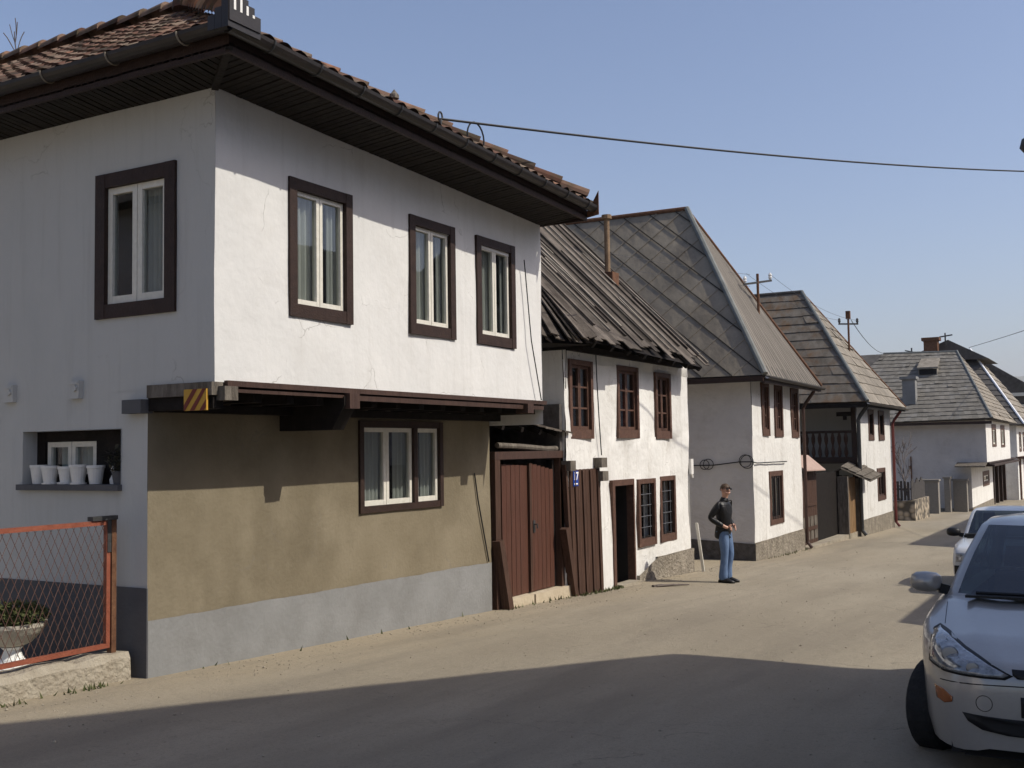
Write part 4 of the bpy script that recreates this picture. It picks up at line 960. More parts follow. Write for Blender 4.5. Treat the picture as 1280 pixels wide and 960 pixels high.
for k in range(nst):   # street hip: narrow vertical strips
    s0, s1 = k / nst, (k + 1) / nst - .004
    p0, p1 = Vector((EX, E0 + (E1 - E0) * s0, EZ - .05 * s0)), Vector((EX, E0 + (E1 - E0) * s1, EZ - .05 * s1))
    rb3.add([p0 + Vector((.007, 0, .007)) * (k % 3), p1 + Vector((.007, 0, .007)) * (k % 3), AP.lerp(p1, .015), AP.lerp(p0, .015)], [(0, 1, 2, 3)])
build('ribbed_hip', rb3, M['ribs'], h3, normals=False)
bk3 = MB(); bk3.add([(EX, E1, EZ - .05), (-15.5, E1, EZ), RB, AP], [(0, 1, 2, 3)]); bk3.add([(EX + .01, E0, EZ - .01), (EX + .01, E1, EZ - .06), AP + Vector((-.05, 0, -.03))], [(0, 1, 2)])
bk3.add([(-15.5, E0, EZ), (-15.5, E1, EZ), RB], [(0, 1, 2)]); bk3.add([(-15.5, E0, EZ - .03), (EX, E0, EZ - .03), (EX, E1, EZ - .08), (-15.5, E1, EZ - .03)], [(0, 1, 2, 3)])
build('rear_roof', bk3, M['darkroof'], h3)
rd = MB(); rd.tube([Vector((EX + .02, E0, EZ + .02)), AP + Vector((0, 0, .03))], .07, 8); build('hip_cap', rd, M['metalgreen'], h3)
rd = MB(); rd.tube([AP + Vector((0, 0, .02)), RB], .06, 8); rd.tube([AP, Vector((EX, E1, EZ - .03))], .05, 8); build('ridge_cap', rd, M['rust'], h3)
ea = MB(); ea.box(-15, EX - .02, E0 - .02, E0 + .04, EZ - .14, EZ - .02); ea.box(EX - .06, EX + .0, E0 + .05, E1, EZ - .18, EZ - .06); build('eave_board', ea, M['darkbrown'], h3)
half = half_gutter((EX + .06, E0 + .05, EZ - .03), (EX + .06, E1, EZ - .09), .06); build('gutter', half, M['gutter'], h3)
downpipe(h3, -7.22, B3 + .05, g(28), 3.3, 0, 'brown')
cl = MB()
for (x, z, r_) in ((-8.42, 1.54, .11), (-8.33, 1.55, .12), (-7.46, 1.62, .14), (-7.42, 1.6, .15)):
    cl.tube([(x + r_ * math.cos(t), A3 - .05, z + r_ * math.sin(t)) for t in [k * math.pi / 8 for k in range(17)]], .009, 5)
cl.tube([(-9.6, A3 - .04, 1.52), (-8.2, A3 - .05, 1.53), (-7.6, A3 - .05, 1.60), (-7.3, A3 - .05, 1.60), (-7.24, A3 + .1, 1.57), (-7.25, 26.3, 1.56)], .014, 6)
build('wall_cable', cl, M['cable'], h3)
def roof_pole(x, y, z0, z1, label, arm, second=False):
    t = thing('utility_pole', (x, y, z0), label, 'utility pole', 'iron wire poles on the roofs')
    mb = MB(); mb.tube([(x, y, z0), (x, y, z1)], .035, 8); build('mast', mb, M['rust'], t)
    ax, ay, az = arm; mb = MB(); c = Vector((x, y, z1 - .22)); d = Vector((ax, ay, az)); mb.bar(c - d, c + d, .05, .05); build('crossarm', mb, M['iron'], t)
    for s in (-1, 1):
        mb = MB(); p = c + d * s * .92; mb.lathe(p + Vector((0, 0, .02)), [(.015, 0), (.05, .06), (.035, .09), (.05, .12), (.02, .18)], 8); build('insulator', mb, M['ceramic'] if not second else M['iron'], t)
    if second:
        mb = MB(); mb.box(x - .07, x + .07, y - .07, y + .07, z1 - .05, z1 + .22); build('junction_box', mb, M['rust'], t)
    return t
roof_pole(-7.9, 26.5, 4.85, 6.30, 'iron wire pole with two white insulators on the diamond sheet roof', (.25, .35, .07))

h4 = thing('passage_house', (-7.15, 33.9, -.87), 'white steep roofed house with open timber gallery beside a covered passage', 'house')
F4 = FX(-7.15); A4, B4 = 33.9, 39.35
uw = [(35.56, 36.42, 2.06, 3.06), (37.25, 38.15, 2.06, 3.06)]; lw4 = (36.7, 38.05, .07, 1.14)
w4 = wall_mesh(F4, A4, B4, -1.5, 3.2, [hole(*w) for w in uw] + [hole(*lw4)], wob=.008, step=.45); build('street_wall', w4, M['white_old'], h4, smooth=True)
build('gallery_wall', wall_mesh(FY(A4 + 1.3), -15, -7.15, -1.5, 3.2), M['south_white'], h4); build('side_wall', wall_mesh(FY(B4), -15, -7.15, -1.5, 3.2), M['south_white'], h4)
p4 = MB(); wall_mesh(Frame((-7.12, 0, 0), (0, 1, 0), (1, 0, 0)), A4, B4 + .02, -1.5, -.4, step=.4, wob=.008, mb=p4); p4.add([(-7.12, A4, -.4), (-7.12, B4, -.4), (-7.17, B4, -.4), (-7.17, A4, -.4)], [(0, 1, 2, 3)]); build('plinth', p4, M['roughplinth'], h4)
for (a, b, c, d) in uw: window(h4, F4, a, b, c, d, fw=.13, sw=.03, sashes=[(a + .13, b - .13)], fmat='redbrown', smat='darkbrown', sbot=.18)
a, b, c, d = lw4; window(h4, F4, a, b, c, d, fw=.14, sw=.04, sashes=[(a + .14, (a + b) / 2), ((a + b) / 2, b - .14)], fmat='redbrown', smat='brown', curtains=[(a + .5, a + .8, 'curtteal', 0.)])
E0, E1, EX, EZ, AP4 = 33.35, 39.95, -6.72, 3.22, Vector((-9.40, 36.65, 7.16)); RB4 = Vector((-15.5, 36.65, 7.2))
c4 = course_roof((-15.5, E0, EZ + .05), (EX, E0, EZ), AP4, RB4, 13, .022, .014, seg=16); build('side_roof', c4, M['courses_rust'], h4, normals=False)
c4 = course_roof((EX, E0, EZ), (EX, E1, EZ - .03), AP4, AP4, 12, .022, .012, seg=9); build('street_hip', c4, M['courses'], h4, normals=False)
c4 = MB(); c4.add([(EX, E1, EZ), (-15.5, E1, EZ), RB4, AP4], [(0, 1, 2, 3)]); c4.add([(-15.5, E0, EZ - .02), (EX, E0, EZ - .02), (EX, E1, EZ - .04), (-15.5, E1, EZ - .02)], [(0, 1, 2, 3)]); c4.add([(-15.5, E0, EZ), (-15.5, E1, EZ), RB4], [(0, 1, 2)])
build('rear_roof', c4, M['darkroof'], h4)
c4 = MB(); c4.tube([Vector((EX + .03, E0, EZ + .03)), AP4 + Vector((0, 0, .04))], .06, 8); build('hip_cap', c4, M['metalgreen'], h4)
c4 = MB(); c4.tube([AP4 + Vector((0, 0, .03)), RB4], .06, 8); build('ridge_cap', c4, M['darkroof'], h4)
c4 = MB(); c4.tube([AP4, Vector((EX, E1, EZ))], .045, 8); build('far_hip_cap', c4, M['rust'], h4)
c4 = MB(); c4.box(-15, EX - .03, E0, E0 + .06, EZ - .16, EZ - .03); c4.box(EX - .06, EX, E0 + .07, E1, EZ - .15, EZ - .03); build('eave_board', c4, M['black'], h4)
build('gutter', half_gutter((EX + .06, E0, EZ - .02), (EX + .06, E1, EZ - .06), .06), M['gutter'], h4)
downpipe(h4, -7.08, A4 - .06, g(33.8), 3.1, 0, 'iron', .06); downpipe(h4, -7.06, B4 - .05, g(39.4), 3.05, 0, 'redpipe', .05)
gl = MB()
for k in range(11):
    x = -7.5 - k * .2
    gl.lathe((x, A4 + .05, 1.55), [(.03, 0), (.065, .12), (.06, .2), (.025, .36), (.06, .5), (.065, .6), (.03, .75)], 8)
build('baluster', gl, M['plankwood'], h4)
gl = MB(); gl.box(-12, -7.17, A4, A4 + .1, 2.30, 2.38); gl.box(-12, -7.17, A4 - .02, A4 + .12, 1.42, 1.56); gl.box(-12, -7.2, A4 + .0, A4 + 1.3, 1.36, 1.42); build('gallery_rail', gl, M['darkbrown'], h4)
for x in (-7.24, -9.4):
    gl = MB(); gl.box(x - .08, x + .08, A4 + .02, A4 + .18, -1.0, 3.2); build('gallery_post', gl, M['darkbrown'], h4)
gl = MB(); gl.box(-7.75, -7.3, A4 - .02, A4 + .1, 2.82, 2.95); gl.box(-7.55, -7.45, A4 - .02, A4 + .06, 2.7, 2.82); build('gallery_bracket', gl, M['black'], h4)
roof_pole(-8.0, 37.2, 5.1, 6.25, 'iron wire pole with a junction box on the far steep roof', (.28, .2, 0), True)
# passage gate wall between house 3 and 4
pg = thing('passage_gate', (-7.5, 31, -.8), 'timber passage gates with two small canopies between the steep roofed houses', 'gate')
gxp = -7.5
mb = MB()
for k in range(10): mb.box(gxp - .04, gxp, 28.15 + k * .2, 28.34 + k * .2, -.8, 1.25)
for z in (-.35, .3): mb.box(gxp, gxp + .03, 28.3, 30.0, z, z + .1)
build('gate_leaf', mb, M['plankwood'], pg)
mb = MB()
for k in range(4): mb.box(gxp, gxp + .012, 28.5 + k * .42, 28.82 + k * .42, -.6, .02)
build('lower_panel', mb, M['greywood'], pg)
mb = MB(); mb.box(gxp - .12, gxp - .02, 30.2, 33.0, -1.1, 1.15); build('boarded_wall', mb, M['black'], pg)
mb = MB(); mb.box(gxp - .3, gxp - .14, 28.0, 33.9, -1.1, 1.0); build('back_board', mb, M['darkbrown'], pg)
mb = MB()
for k in range(5): mb.box(-7.28, -7.24, 32.75 + k * .22, 32.95 + k * .22, -1.0, .95)
o = build('gate_leaf', mb, mk('ochre_brown_boards', (.19, .11, .05), (.26, .16, .08), 6, .7, .4, 40, stretch=(3, 3, .4)), pg); o['label'] = 'lighter ochre brown boarded gate leaf'
mb = MB(); mb.box(-7.5, -7.2, 32.62, 32.74, -1.0, 1.0); mb.box(-7.3, -7.12, 33.86, 33.98, -1.0, .9); mb.box(-7.5, -7.44, 32.75, 33.9, -1, 1.0); build('gate_post', mb, M['greywood'], pg)
mb = MB(); mb.poly([(-7.72, 28.05, 1.70), (-7.25, 28.05, 1.30), (-7.25, 30.2, 1.27), (-7.72, 30.2, 1.67)], (0, 0, -.03)); build('sheet_canopy', mb, M['rosecanopy'], pg)
mb = course_roof((-6.68, 33.3, .86), (-6.68, 35.0, .98), (-7.45, 34.6, 1.48), (-7.38, 32.6, 1.30), 4, .03, .01, seg=6); mb.poly([(-7.38, 32.6, 1.28), (-7.45, 34.6, 1.46), (-8.1, 34.4, .95), (-8.05, 32.4, .86)], (0, 0, -.03))
mb.poly([(-7.38, 32.6, 1.27), (-6.68, 33.3, .85), (-6.68, 35.0, .97), (-7.45, 34.6, 1.45)], (0, 0, -.04))
build('shingled_canopy', mb, M['greywood'], pg, normals=False)
mb = MB(); mb.box(-7.9, -7.2, 28.2, 33.9, -1.0, g(31) + .1); build('threshold', mb, M['concrete'], pg)

# ================================================================== yard wall, fence, piers, sapling
wl = MB()
wl.box(-12, -7.25, 44.4, 44.75, -1.6, -.32); wl.box(-7.55, -7.25, 44.752, 47.9, -1.6, -.30)
tag(build('stone_wall', wl, M['stonewall'], loc=(-7.3, 45, -1.1)), 'low rubble stone wall at the corner below the grey paling fence', 'wall')
cp = thing('paling_fence', (-7.4, 45, -.3), 'dark grey paling fence standing on the low stone wall', 'fence')
mb = MB(); 
for k in range(34): mb.box(-7.45 - k * .13 - .09, -7.45 - k * .13, 44.5, 44.53, -.30, .42 + .04 * math.sin(k * .8))
build('side_paling', mb, M['paling'], cp)
mb = MB()
for k in range(20): mb.box(-7.42, -7.39, 44.6 + k * .16, 44.75 + k * .16, -.29, .45 + .10 * math.sin(k * .95))
build('street_paling', mb, M['paling'], cp)
mb = MB(); mb.box(-12, -7.45, 44.53, 44.58, .1, .17); mb.box(-7.45, -7.42, 44.6, 47.9, .1, .17); build('rail', mb, M['paling'], cp)
for k, (y, x0, x1, zt, lb) in enumerate(((51.2, -8.2, -7.35, .22, 'wide grey stone gate pier nearest the stone wall'), (53.0, -7.35, -7.1, .28, 'narrow grey stone gate pier between the two wide ones'), (53.6, -7.05, -6.45, .16, 'grey stone gate pier nearest the far white house'))):
    mb = MB(); mb.box(x0, x1, y, y + .45, -1.8, zt); mb.box(x0 - .05, x1 + .05, y - .05, y + .5, zt, zt + .08)
    t = tag(build('gate_pier', mb, M['piersouth'], loc=((x0 + x1) / 2, y, -1.3)), lb, 'gate pier', 'stone gate piers before the far house')
def tree(name, base, h, r, label, cat, lean=0., seed=1, levels=4, spread=.5, group=None, rmin=.0):
    rnd = random.Random(seed); mb = MB(); tw = MB()
    def br_(p, d, L, r0, lv):
        n = 4; pts = [p]; rs = [r0]; q = Vector(p); dd = Vector(d)
        for k in range(n):
            dd = (dd + Vector((rnd.uniform(-.18, .18), rnd.uniform(-.18, .18), rnd.uniform(-.02, .14)))).normalized(); q = q + dd * L / n; pts.append(q.copy()); rs.append(max(rmin, r0 * (1 - .55 * (k + 1) / n)))
        (mb if lv >= levels - 1 else tw).tube(pts, rs, 6 if lv >= levels - 1 else 4, caps=False)
        if lv == 0: return
        for k in range(rnd.randint(3, 5)):
            i = rnd.randint(1, n); a = rnd.uniform(0, 6.28); nd = (dd + Vector((math.cos(a), math.sin(a), rnd.uniform(-.1, .4))) * spread * rnd.uniform(.6, 1.3)).normalized()
            br_(pts[i], nd, L * rnd.uniform(.5, .72), rs[i] * .6, lv - 1)
    t = thing(name, base, label, cat, group); br_(Vector(base), Vector((lean, 0, 1)).normalized(), h, r, levels)
    build('trunk', mb, M['bark'], t, smooth=True); build('crown', tw, M['bark'], t, smooth=True)
    return t
tree('sapling', (-7.75, 46.3, -1.1), 1.7, .07, 'thin bare sapling behind the paling fence against the far white wall', 'tree', seed=3, levels=3, spread=.5, rmin=.012)
tree('bare_tree', (-22.3, 15.5, 1.0), 5.6, .17, 'bare leafless tree rising above the nearest house roof at the left edge', 'tree', seed=11, levels=5, spread=.6, rmin=.011)

# ================================================================== HOUSE 5 (far jettied house) and neighbours
h5 = thing('far_jettied_house', (-6.3, 54.2, -1.3), 'far white house with big hipped shingle roof and jutting upper room', 'house')
A5, B5 = 54.2, 66.
w5 = wall_mesh(FY(A5), -18, -6.3, -2, 3.0, [], step=1.2, wob=.006); wall_mesh(FY(A5), -6.3, -5.6, 1.0, 3.0, step=.7, mb=w5); build('side_wall', w5, M['white_grey'], h5)
F5u, F5l = FX(-5.6), FX(-6.3)
uw = [(56.7, 58.5, 1.7, 2.8), (60.9, 62.9, 1.65, 2.8)]; lw5 = (58.7, 61.5, -.3, .45); dr5 = (63.4, 70.0, -2.0, .75)
w5 = wall_mesh(F5u, A5, B5, 1.0, 3.0, [hole(*w) for w in uw], step=1.5); wall_mesh(FY(B5), -12, -5.6, 1., 3., mb=w5)
wall_mesh(F5l, A5, 70.38, -2.4, 1.05, [hole(*lw5), dr5], step=1.5, mb=w5); wall_mesh(FY(B5), -12, -6.3, -2.4, 1., mb=w5); build('street_wall', w5, M['white_old'], h5)
for (a, b, c, d) in uw: window(h5, F5u, a, b, c, d, fw=.25, sw=.06, sashes=[(a + .25, (a + b) / 2), ((a + b) / 2, b - .25)], fmat='redbrown', smat='sashwhite', sbot=.12, curtains=[(a + .3, b - .3, 'curtain', 0.)])
window(h5, F5l, *lw5[:2], *lw5[2:], fw=.22, sw=.06, fmat='redbrown', smat='sashwhite')
mb = MB()
for y in (63.4, 65.5, 67.7, 69.7): mb.fbox(F5l, y, y + .3, -.1, .06, -2, .8)
mb.fbox(F5l, 63.7, 69.7, -.3, -.25, -2, .75)
for k in range(16): mb.fbox(F5l, 63.75 + k * .37, 64.0 + k * .37, -.25, -.2, -2, .7)
build('door', mb, M['darkbrown'], h5)
mb = MB(); mb.box(-6.3, -5.5, A5 - .02, B5 + 3, .93, 1.0); mb.box(-6.2, -5.3, A5 + .1, B5 + 2, .80, .9); build('jetty_beam', mb, M['darkbrown'], h5)
mb = MB(); mb.poly([(-6.9, A5 - .02, 1.0), (-6.9, A5 - .9, .85), (-5.6, A5 - .9, .85), (-5.6, A5 - .02, 1.0)], (0, 0, -.06)); build('pent_roof', mb, M['greywood'], h5)
mb = MB(); mb.box(-18, -6.28, A5 - .03, A5, -2.2, -1.15); mb.box(-6.3, -6.27, A5, 63.3, -2.4, -1.1); build('plinth', mb, M['roughplinth'], h5)
E0, E1, EX, EZ = 53.6, 66.4, -5.25, 3.02
APb, APa = Vector((-11.0, 59.4, 6.72)), Vector((-7.35, 59.4, 6.63))
c5 = course_roof((-13.5, E0, EZ - .15), (EX, E0, EZ), APa, APb, 18, .03, .014, seg=30); build('side_roof', c5, M['courses_grey'], h5, normals=False)
c5 = course_roof((EX, E0, EZ), (EX, E1, EZ - .1), APa, APa, 16, .03, .012, seg=14); build('street_hip', c5, M['courses'], h5, normals=False)
c5 = MB(); c5.add([(EX, E1, EZ), (-13.5, E1, EZ), APb, APa], [(0, 1, 2, 3)]); c5.add([(-13.5, E1, EZ), (-13.5, E0, EZ - .2), APb], [(0, 1, 2)]); c5.add([(-18, E0 + .4, EZ - .2), (EX, E0, EZ - .05), (EX, E1, EZ - .1), (-18, E1, EZ - .2)], [(0, 1, 2, 3)])
c5.add([(-18, E0 + .2, EZ - .2), (-12.5, E0 + .2, EZ - .2), (-11.0, 59.4, 6.6), (-18, 59.4, 6.6)], [(0, 1, 2, 3)])
build('rear_roof', c5, M['darkroof'], h5)
c5 = MB(); c5.tube([(EX, E0, EZ + .03), APa + Vector((0, 0, .03))], .06, 6); c5.tube([APb, APa], .07, 6); build('hip_cap', c5, M['metalgreen'], h5)
c5 = MB(); c5.box(-13, EX - .02, E0 - .02, E0 + .05, EZ - .25, EZ - .12); build('eave_board', c5, M['darkbrown'], h5)
c5 = MB(); c5.box(-9.35, -8.75, 54.9, 55.5, 3.4, 5.05); c5.box(-9.45, -8.68, 54.8, 55.6, 5.05, 5.18); build('chimney', c5, M['greyplinth'], h5)
c5 = MB(); c5.poly([(-9.0, 57.2, 5.75), (-8.0, 57.2, 5.75), (-8.05, 58.4, 6.28), (-8.95, 58.4, 6.28)], (0, 0, -.08)); c5.box(-8.95, -8.05, 57.3, 57.9, 5.35, 5.66); o = build('roof_hatch', c5, M['courses'], h5)
c5 = MB(); c5.box(-8.9, -8.1, 57.27, 57.3, 5.38, 5.64); build('hatch_opening', c5, M['dark'], o)
c5 = MB(); c5.tube([(-8.95, A5 - .03, -.5), (-8.95, A5 - .03, 1.3)], .03, 6); c5.box(-9.05, -8.95, A5 - .06, A5, .7, .85); build('wall_pipe', c5, M['rust'], h5)

h6 = thing('far_dark_roof_house', (-5.7, 70.5, -1.6), 'white house with darker steep hipped roof just beyond the far jettied house', 'house')
A6, B6 = 70.4, 84.
w6 = wall_mesh(FX(-5.6), A6, B6, -2.6, 2.9, [hole(71.9, 73.3, 1.3, 2.5), hole(74.6, 76.2, 1.3, 2.5)], step=3); wall_mesh(FY(A6), -16, -5.6, -2.6, 2.9, mb=w6, step=3); build('wall', w6, M['white_old'], h6)
for a, b in ((71.9, 73.3), (74.6, 76.2)): window(h6, FX(-5.6), a, b, 1.3, 2.5, fw=.2, sw=.06, fmat='redbrown', smat='sashwhite', curtains=[(a + .3, a + .7, 'curtain', 0.)])
mb = MB()
for y in (71.2, 74.5, 77): mb.box(-5.62, -5.5, y, y + .3, -2, .9)
mb.box(-5.7, -5.2, A6, B6, .9, 1.02); build('shopfront_post', mb, M['redbrown'], h6)
E0, E1, EX, EZ = 69.8, 84.5, -5.1, 2.9; P6 = Vector((-8.7, 77, 8.08)); Q6 = Vector((-16, 77, 8.1))
mb = course_roof((-16, E0, EZ), (EX, E0, EZ), P6, Q6, 14, .05, .01); build('side_roof', mb, M['darkroof'], h6, normals=False)
mb = course_roof((EX, E0, EZ), (EX, E1, EZ), P6, P6, 12, .05, .01); build('street_hip', mb, M['courses'], h6, normals=False)
mb = MB(); mb.tube([(EX, E0, EZ + .05), P6 + Vector((0, 0, .04))], .07, 6); build('hip_cap', mb, M['signwhite'], h6)
mb = MB(); mb.add([(EX, E1, EZ), (-16, E1, EZ), Q6, P6], [(0, 1, 2, 3)]); mb.add([(-16, E0, EZ - .02), (EX, E0, EZ - .02), (EX, E1, EZ - .02), (-16, E1, EZ - .02)], [(0, 1, 2, 3)]); build('rear_roof', mb, M['darkroof'], h6)

h7 = thing('balcony_house', (-6.9, 92, -1.9), 'distant house with dark gable roof, white fascia and white railed balcony', 'house')
w7 = wall_mesh(FY(92), -15, -5.0, -2.6, 5.2, step=4); wall_mesh(FX(-5.0), 92, 103, -2.6, 5.2, step=4, mb=w7); build('wall', w7, M['white_grey'], h7)
mb = MB(); mb.poly([(-16, 90, 7.0), (-10.3, 90, 8.95), (-3.9, 90, 4.6), (-3.9, 104, 4.6), (-10.3, 104, 8.95), (-16, 104, 7.0)][:3] + [(-16, 90, 4.6)], (0, 14, 0)); build('roof', mb, M['darkroof'], h7)
mb = MB(); mb.bar((-10.3, 89.95, 8.8), (-3.8, 89.95, 4.42), .1, .3); build('dark_barge_board', mb, M['darkroof'], h7)
mb = MB(); mb.box(-7.6, -4, 89.5, 89.7, 5.35, 5.6); mb.box(-7.9, -4, 89.5, 89.7, 4.5, 4.7)
for k in range(14): mb.box(-7.85 + k * .32, -7.7 + k * .32, 89.52, 89.66, 3.1, 4.5)
build('balcony_railing', mb, M['sashwhite'], h7)
h8 = thing('gabled_back_house', (-10, 76, -1.7), 'dark gabled house with a square chimney peeking over the far shingle roof', 'house')
mb = MB(); mb.poly([(-13.2, 75, 7.3), (-9.8, 75, 8.65), (-7.4, 75, 7.3)], (0, 6, 0)); build('roof', mb, M['darkroof'], h8)
mb = MB(); mb.box(-13, -8.9, 75.2, 80.5, -2.4, 7.3); build('wall', mb, M['white_grey'], h8)
mb = MB(); mb.box(-11.2, -10.35, 74.2, 74.98, 6.5, 8.6); mb.box(-11.32, -10.23, 74.1, 75.08, 8.6, 8.8); build('chimney', mb, M['rust'], h8)
mb = MB(); mb.tube([(-9.95, 74.9, 8.3), (-9.95, 74.9, 9.1)], .05, 5); mb.bar((-10.3, 74.9, 8.85), (-9.5, 74.9, 8.95), .08); build('roof_mast', mb, M['iron'], h8)
mb = MB(); mb.tube([(-11.6, 72, 6.0), (-11.6, 72, 8.0)], .05, 5); mb.bar((-12.0, 72, 7.85), (-11.2, 72, 7.65), .07)
tag(build('wire_post', mb, M['iron'], loc=(-11.6, 72, 6)), 'small dark wire post standing behind the far shingle roof ridge', 'utility pole')

# hill
hl = MB(); rnd = random.Random(5); nx = 60
for j in range(7):
    for i in range(nx + 1):
        x = -1200 + 2400 * i / nx; y = 2400 + j * 160
        env = math.exp(-((x - 30) / 620) ** 2)
        z = -5 + (230 * env + 18 * math.sin(x * .013) * env + rnd.uniform(-5, 5)) * math.sin(math.pi * min(1, (j + .0) / 6) * .5)
        hl.v.append(Vector((x, y, z)))
for j in range(6):
    for i in range(nx): hl.f.append([j * (nx + 1) + i, j * (nx + 1) + i + 1, (j + 1) * (nx + 1) + i + 1, (j + 1) * (nx + 1) + i])
struct(build('hills', hl, M['hillm'], smooth=True))

hz_ = MB(); hz_.box(-3200, 3200, -450, 5200, -6, 320)
hm_ = bpy.data.materials.new('valley_haze'); hm_.use_nodes = True; nt_ = hm_.node_tree; nt_.nodes.remove(nt_.nodes['Principled BSDF'])
pv = nt_.nodes.new('ShaderNodeVolumePrincipled'); pv.inputs['Color'].default_value = (.85, .88, .95, 1); pv.inputs['Density'].default_value = 1.7e-4; nt_.links.new(pv.outputs[0], nt_.nodes['Material Output'].inputs['Volume'])
tag(build('haze', hz_, hm_), 'thin bluish valley haze in front of the far hill', 'haze', kind='stuff')

# ================================================================== overhead cables
def sag(a, b, s, n=16):
    a, b = Vector(a), Vector(b); return [a.lerp(b, k / n) - Vector((0, 0, s * 4 * (k / n) * (1 - k / n))) for k in range(n + 1)]
mb = MB(); mb.tube(sag((-7.0, 10.67, 5.97), (3.0, 35.0, 9.35), .36, 28), .015, 6); mb.tube([Vector((-6.95, 11.37 + .2 * math.cos(t), 5.90 + .2 * math.sin(t))) for t in [k * .33 - .6 for k in range(14)]], .011, 5)
tag(build('overhead_cable', mb, M['cable'], loc=(-7, 10.67, 5.95)), 'thick black overhead cable with a loop, leaving the nearest roof gutter', 'cable')
mb = MB(); mb.tube(sag((-8.6, 75.5, 8.1), (2.62, 34.2, 6.75), .1), .016, 5)
tag(build('overhead_cable', mb, M['cable'], loc=(-8.6, 75, 8)), 'dark overhead wire rising to the right from the far dark roof ridge', 'cable')
p1, p2 = Vector((-7.9, 26.5, 6.2)), Vector((-8.0, 37.2, 6.15))
mb = MB()
for dx in (-.22, .25): mb.tube(sag(p1 + Vector((dx, dx, .1)), p2 + Vector((dx, dx * .7, 0)), .22), .005, 4)
mb.tube(sag(p1 + Vector((-.2, 0, .1)), (-13, 18, 7.2), .2), .004, 4); mb.tube(sag(p1 + Vector((-.2, 0, -.2)), (-13, 18, 6.9), .2), .004, 4)
tag(build('roof_wires', mb, M['cabledk'], loc=p1), 'thin wires strung between the two iron roof poles', 'wire')
mb = MB(); mb.tube(sag(p2 + Vector((.1, 0, 0)), (-11.0, 59.4, 6.75), .25), .014, 4)
tag(build('roof_wires', mb, M['cabledk'], loc=p2), 'thin wire from the junction box pole down to the far shingle roof', 'wire')
# street lamp on a wall arm of the house opposite
sl = thing('street_lamp', (2.85, 9.2, 4.4), 'dark street lamp head reaching in at the right edge of the sky', 'street lamp')
mb = MB(); mb.tube([(2.86, 9.3, 4.35), (1.6, 9.0, 4.62), (.4, 8.75, 4.55), (-.1, 8.66, 4.40)], .03, 8); mb.box(2.80, 2.86, 9.1, 9.5, 4.2, 4.5); build('arm', mb, M['iron'], sl)
mb = MB(); mb.lathe((0, 0, 0), [(.0, -.40), (.06, -.37), (.095, -.25), (.105, -.08), (.09, .1), (.05, .22), (.03, .25)], 16)
Mx = Matrix.Translation(Vector((-.19, 8.64, 4.20))) @ Matrix.Rotation(R(80), 4, 'Y')
mb.v = [Mx @ v for v in mb.v]; build('lamp_head', mb, M['iron'], sl, smooth=True)

# ================================================================== houses opposite (cast the shadows on the road, mirrored in the windows)
AZ, EL = 15., 45.
SR = math.tan(R(EL)) / math.cos(R(AZ))        # drop of a sun ray per metre in -x
CX = 2.6
def opp(sx, sy):                              # the roof-edge point in the plane x=CX whose shadow is (sx, sy)
    h = (CX - sx) * SR; return Vector((CX, sy + .268 * (CX - sx), h + g(sy)))
def opp_windows(ho, spots):
    for (y, z) in spots:
        w = MB(); Fo = Frame((CX + .25, 0, 0), (0, 1, 0), (-1, 0, 0)); w.fbox(Fo, y - .5, y + .5, 0, .04, z - .75, z + .75); o = build('window', w, M['darkbrown'], ho)
        w = MB(); w.fbox(Fo, y - .4, y + .4, .04, .045, z - .65, z + .65); build('pane', w, M['carglass'], o)
ho = thing('opposite_gable_house', (2.6, 8, 0), 'tall gabled house across the street, outside the right edge, casting the foreground shadow', 'house')
c1 = opp(-4.12, 10.45); c0 = opp(-7.11, 4.96); ridge = c0 + (c0 - c1) * .25
w = MB(); yn_ = c1.y
sl_ = (ridge.z - c1.z) / (c1.y - ridge.y); ys_ = ridge.y - (c1.y - ridge.y)
w.poly([(CX + .25, yn_ - .35, -1), (CX + .25, yn_ - .35, c1.z - .1), (CX + .25, ridge.y, ridge.z - .35), (CX + .25, ys_ + .35, c1.z - .1), (CX + .25, ys_ + .35, -1)], (9, 0, 0)); build('wall', w, M['white_grey'], ho)
w = MB(); w.poly([(CX, c1.y, c1.z), (CX, ridge.y, ridge.z), (CX, ridge.y, ridge.z - .2), (CX, c1.y, c1.z - .2)], (9.5, 0, 0)); w.poly([(CX, ys_, c1.z), (CX, ridge.y, ridge.z), (CX, ridge.y, ridge.z - .2), (CX, ys_, c1.z - .2)], (9.5, 0, 0)); rfo = build('roof', w, M['darkroof'], ho)
w = MB(); q = opp(-5.60, 7.50); w.box(CX + .02, CX + .4, q.y - .25, q.y + .12, q.z - 1, q.z + .10); build('chimney', w, M['rust'], rfo)
opp_windows(ho, ((2.5, 4.2), (5.0, 4.2), (7.5, 4.2), (10, 4.2), (5.0, 1.3), (9.5, 1.3)))
def eave_house(name, label, y0, y1, ze, zb, spots):
    h_ = thing(name, (CX, y0, zb), label, 'house'); w = MB(); w.box(CX + .25, CX + 8, y0 + .2, y1, zb - 1, ze - .1); build('wall', w, M['white_grey'], h_)
    w = MB(); w.poly([(CX, y0, ze), (CX + 4.2, y0, ze + 2.9), (CX + 8.4, y0, ze), (CX + 8.4, y0, ze - .15), (CX, y0, ze - .15)], (0, y1 - y0, 0)); r_ = build('roof', w, M['darkroof'], h_)
    opp_windows(h_, spots); return r_
t1, t2, t3 = opp(-2.59, 14.24), opp(-3.47, 20.4), opp(-5.3, 31.0)
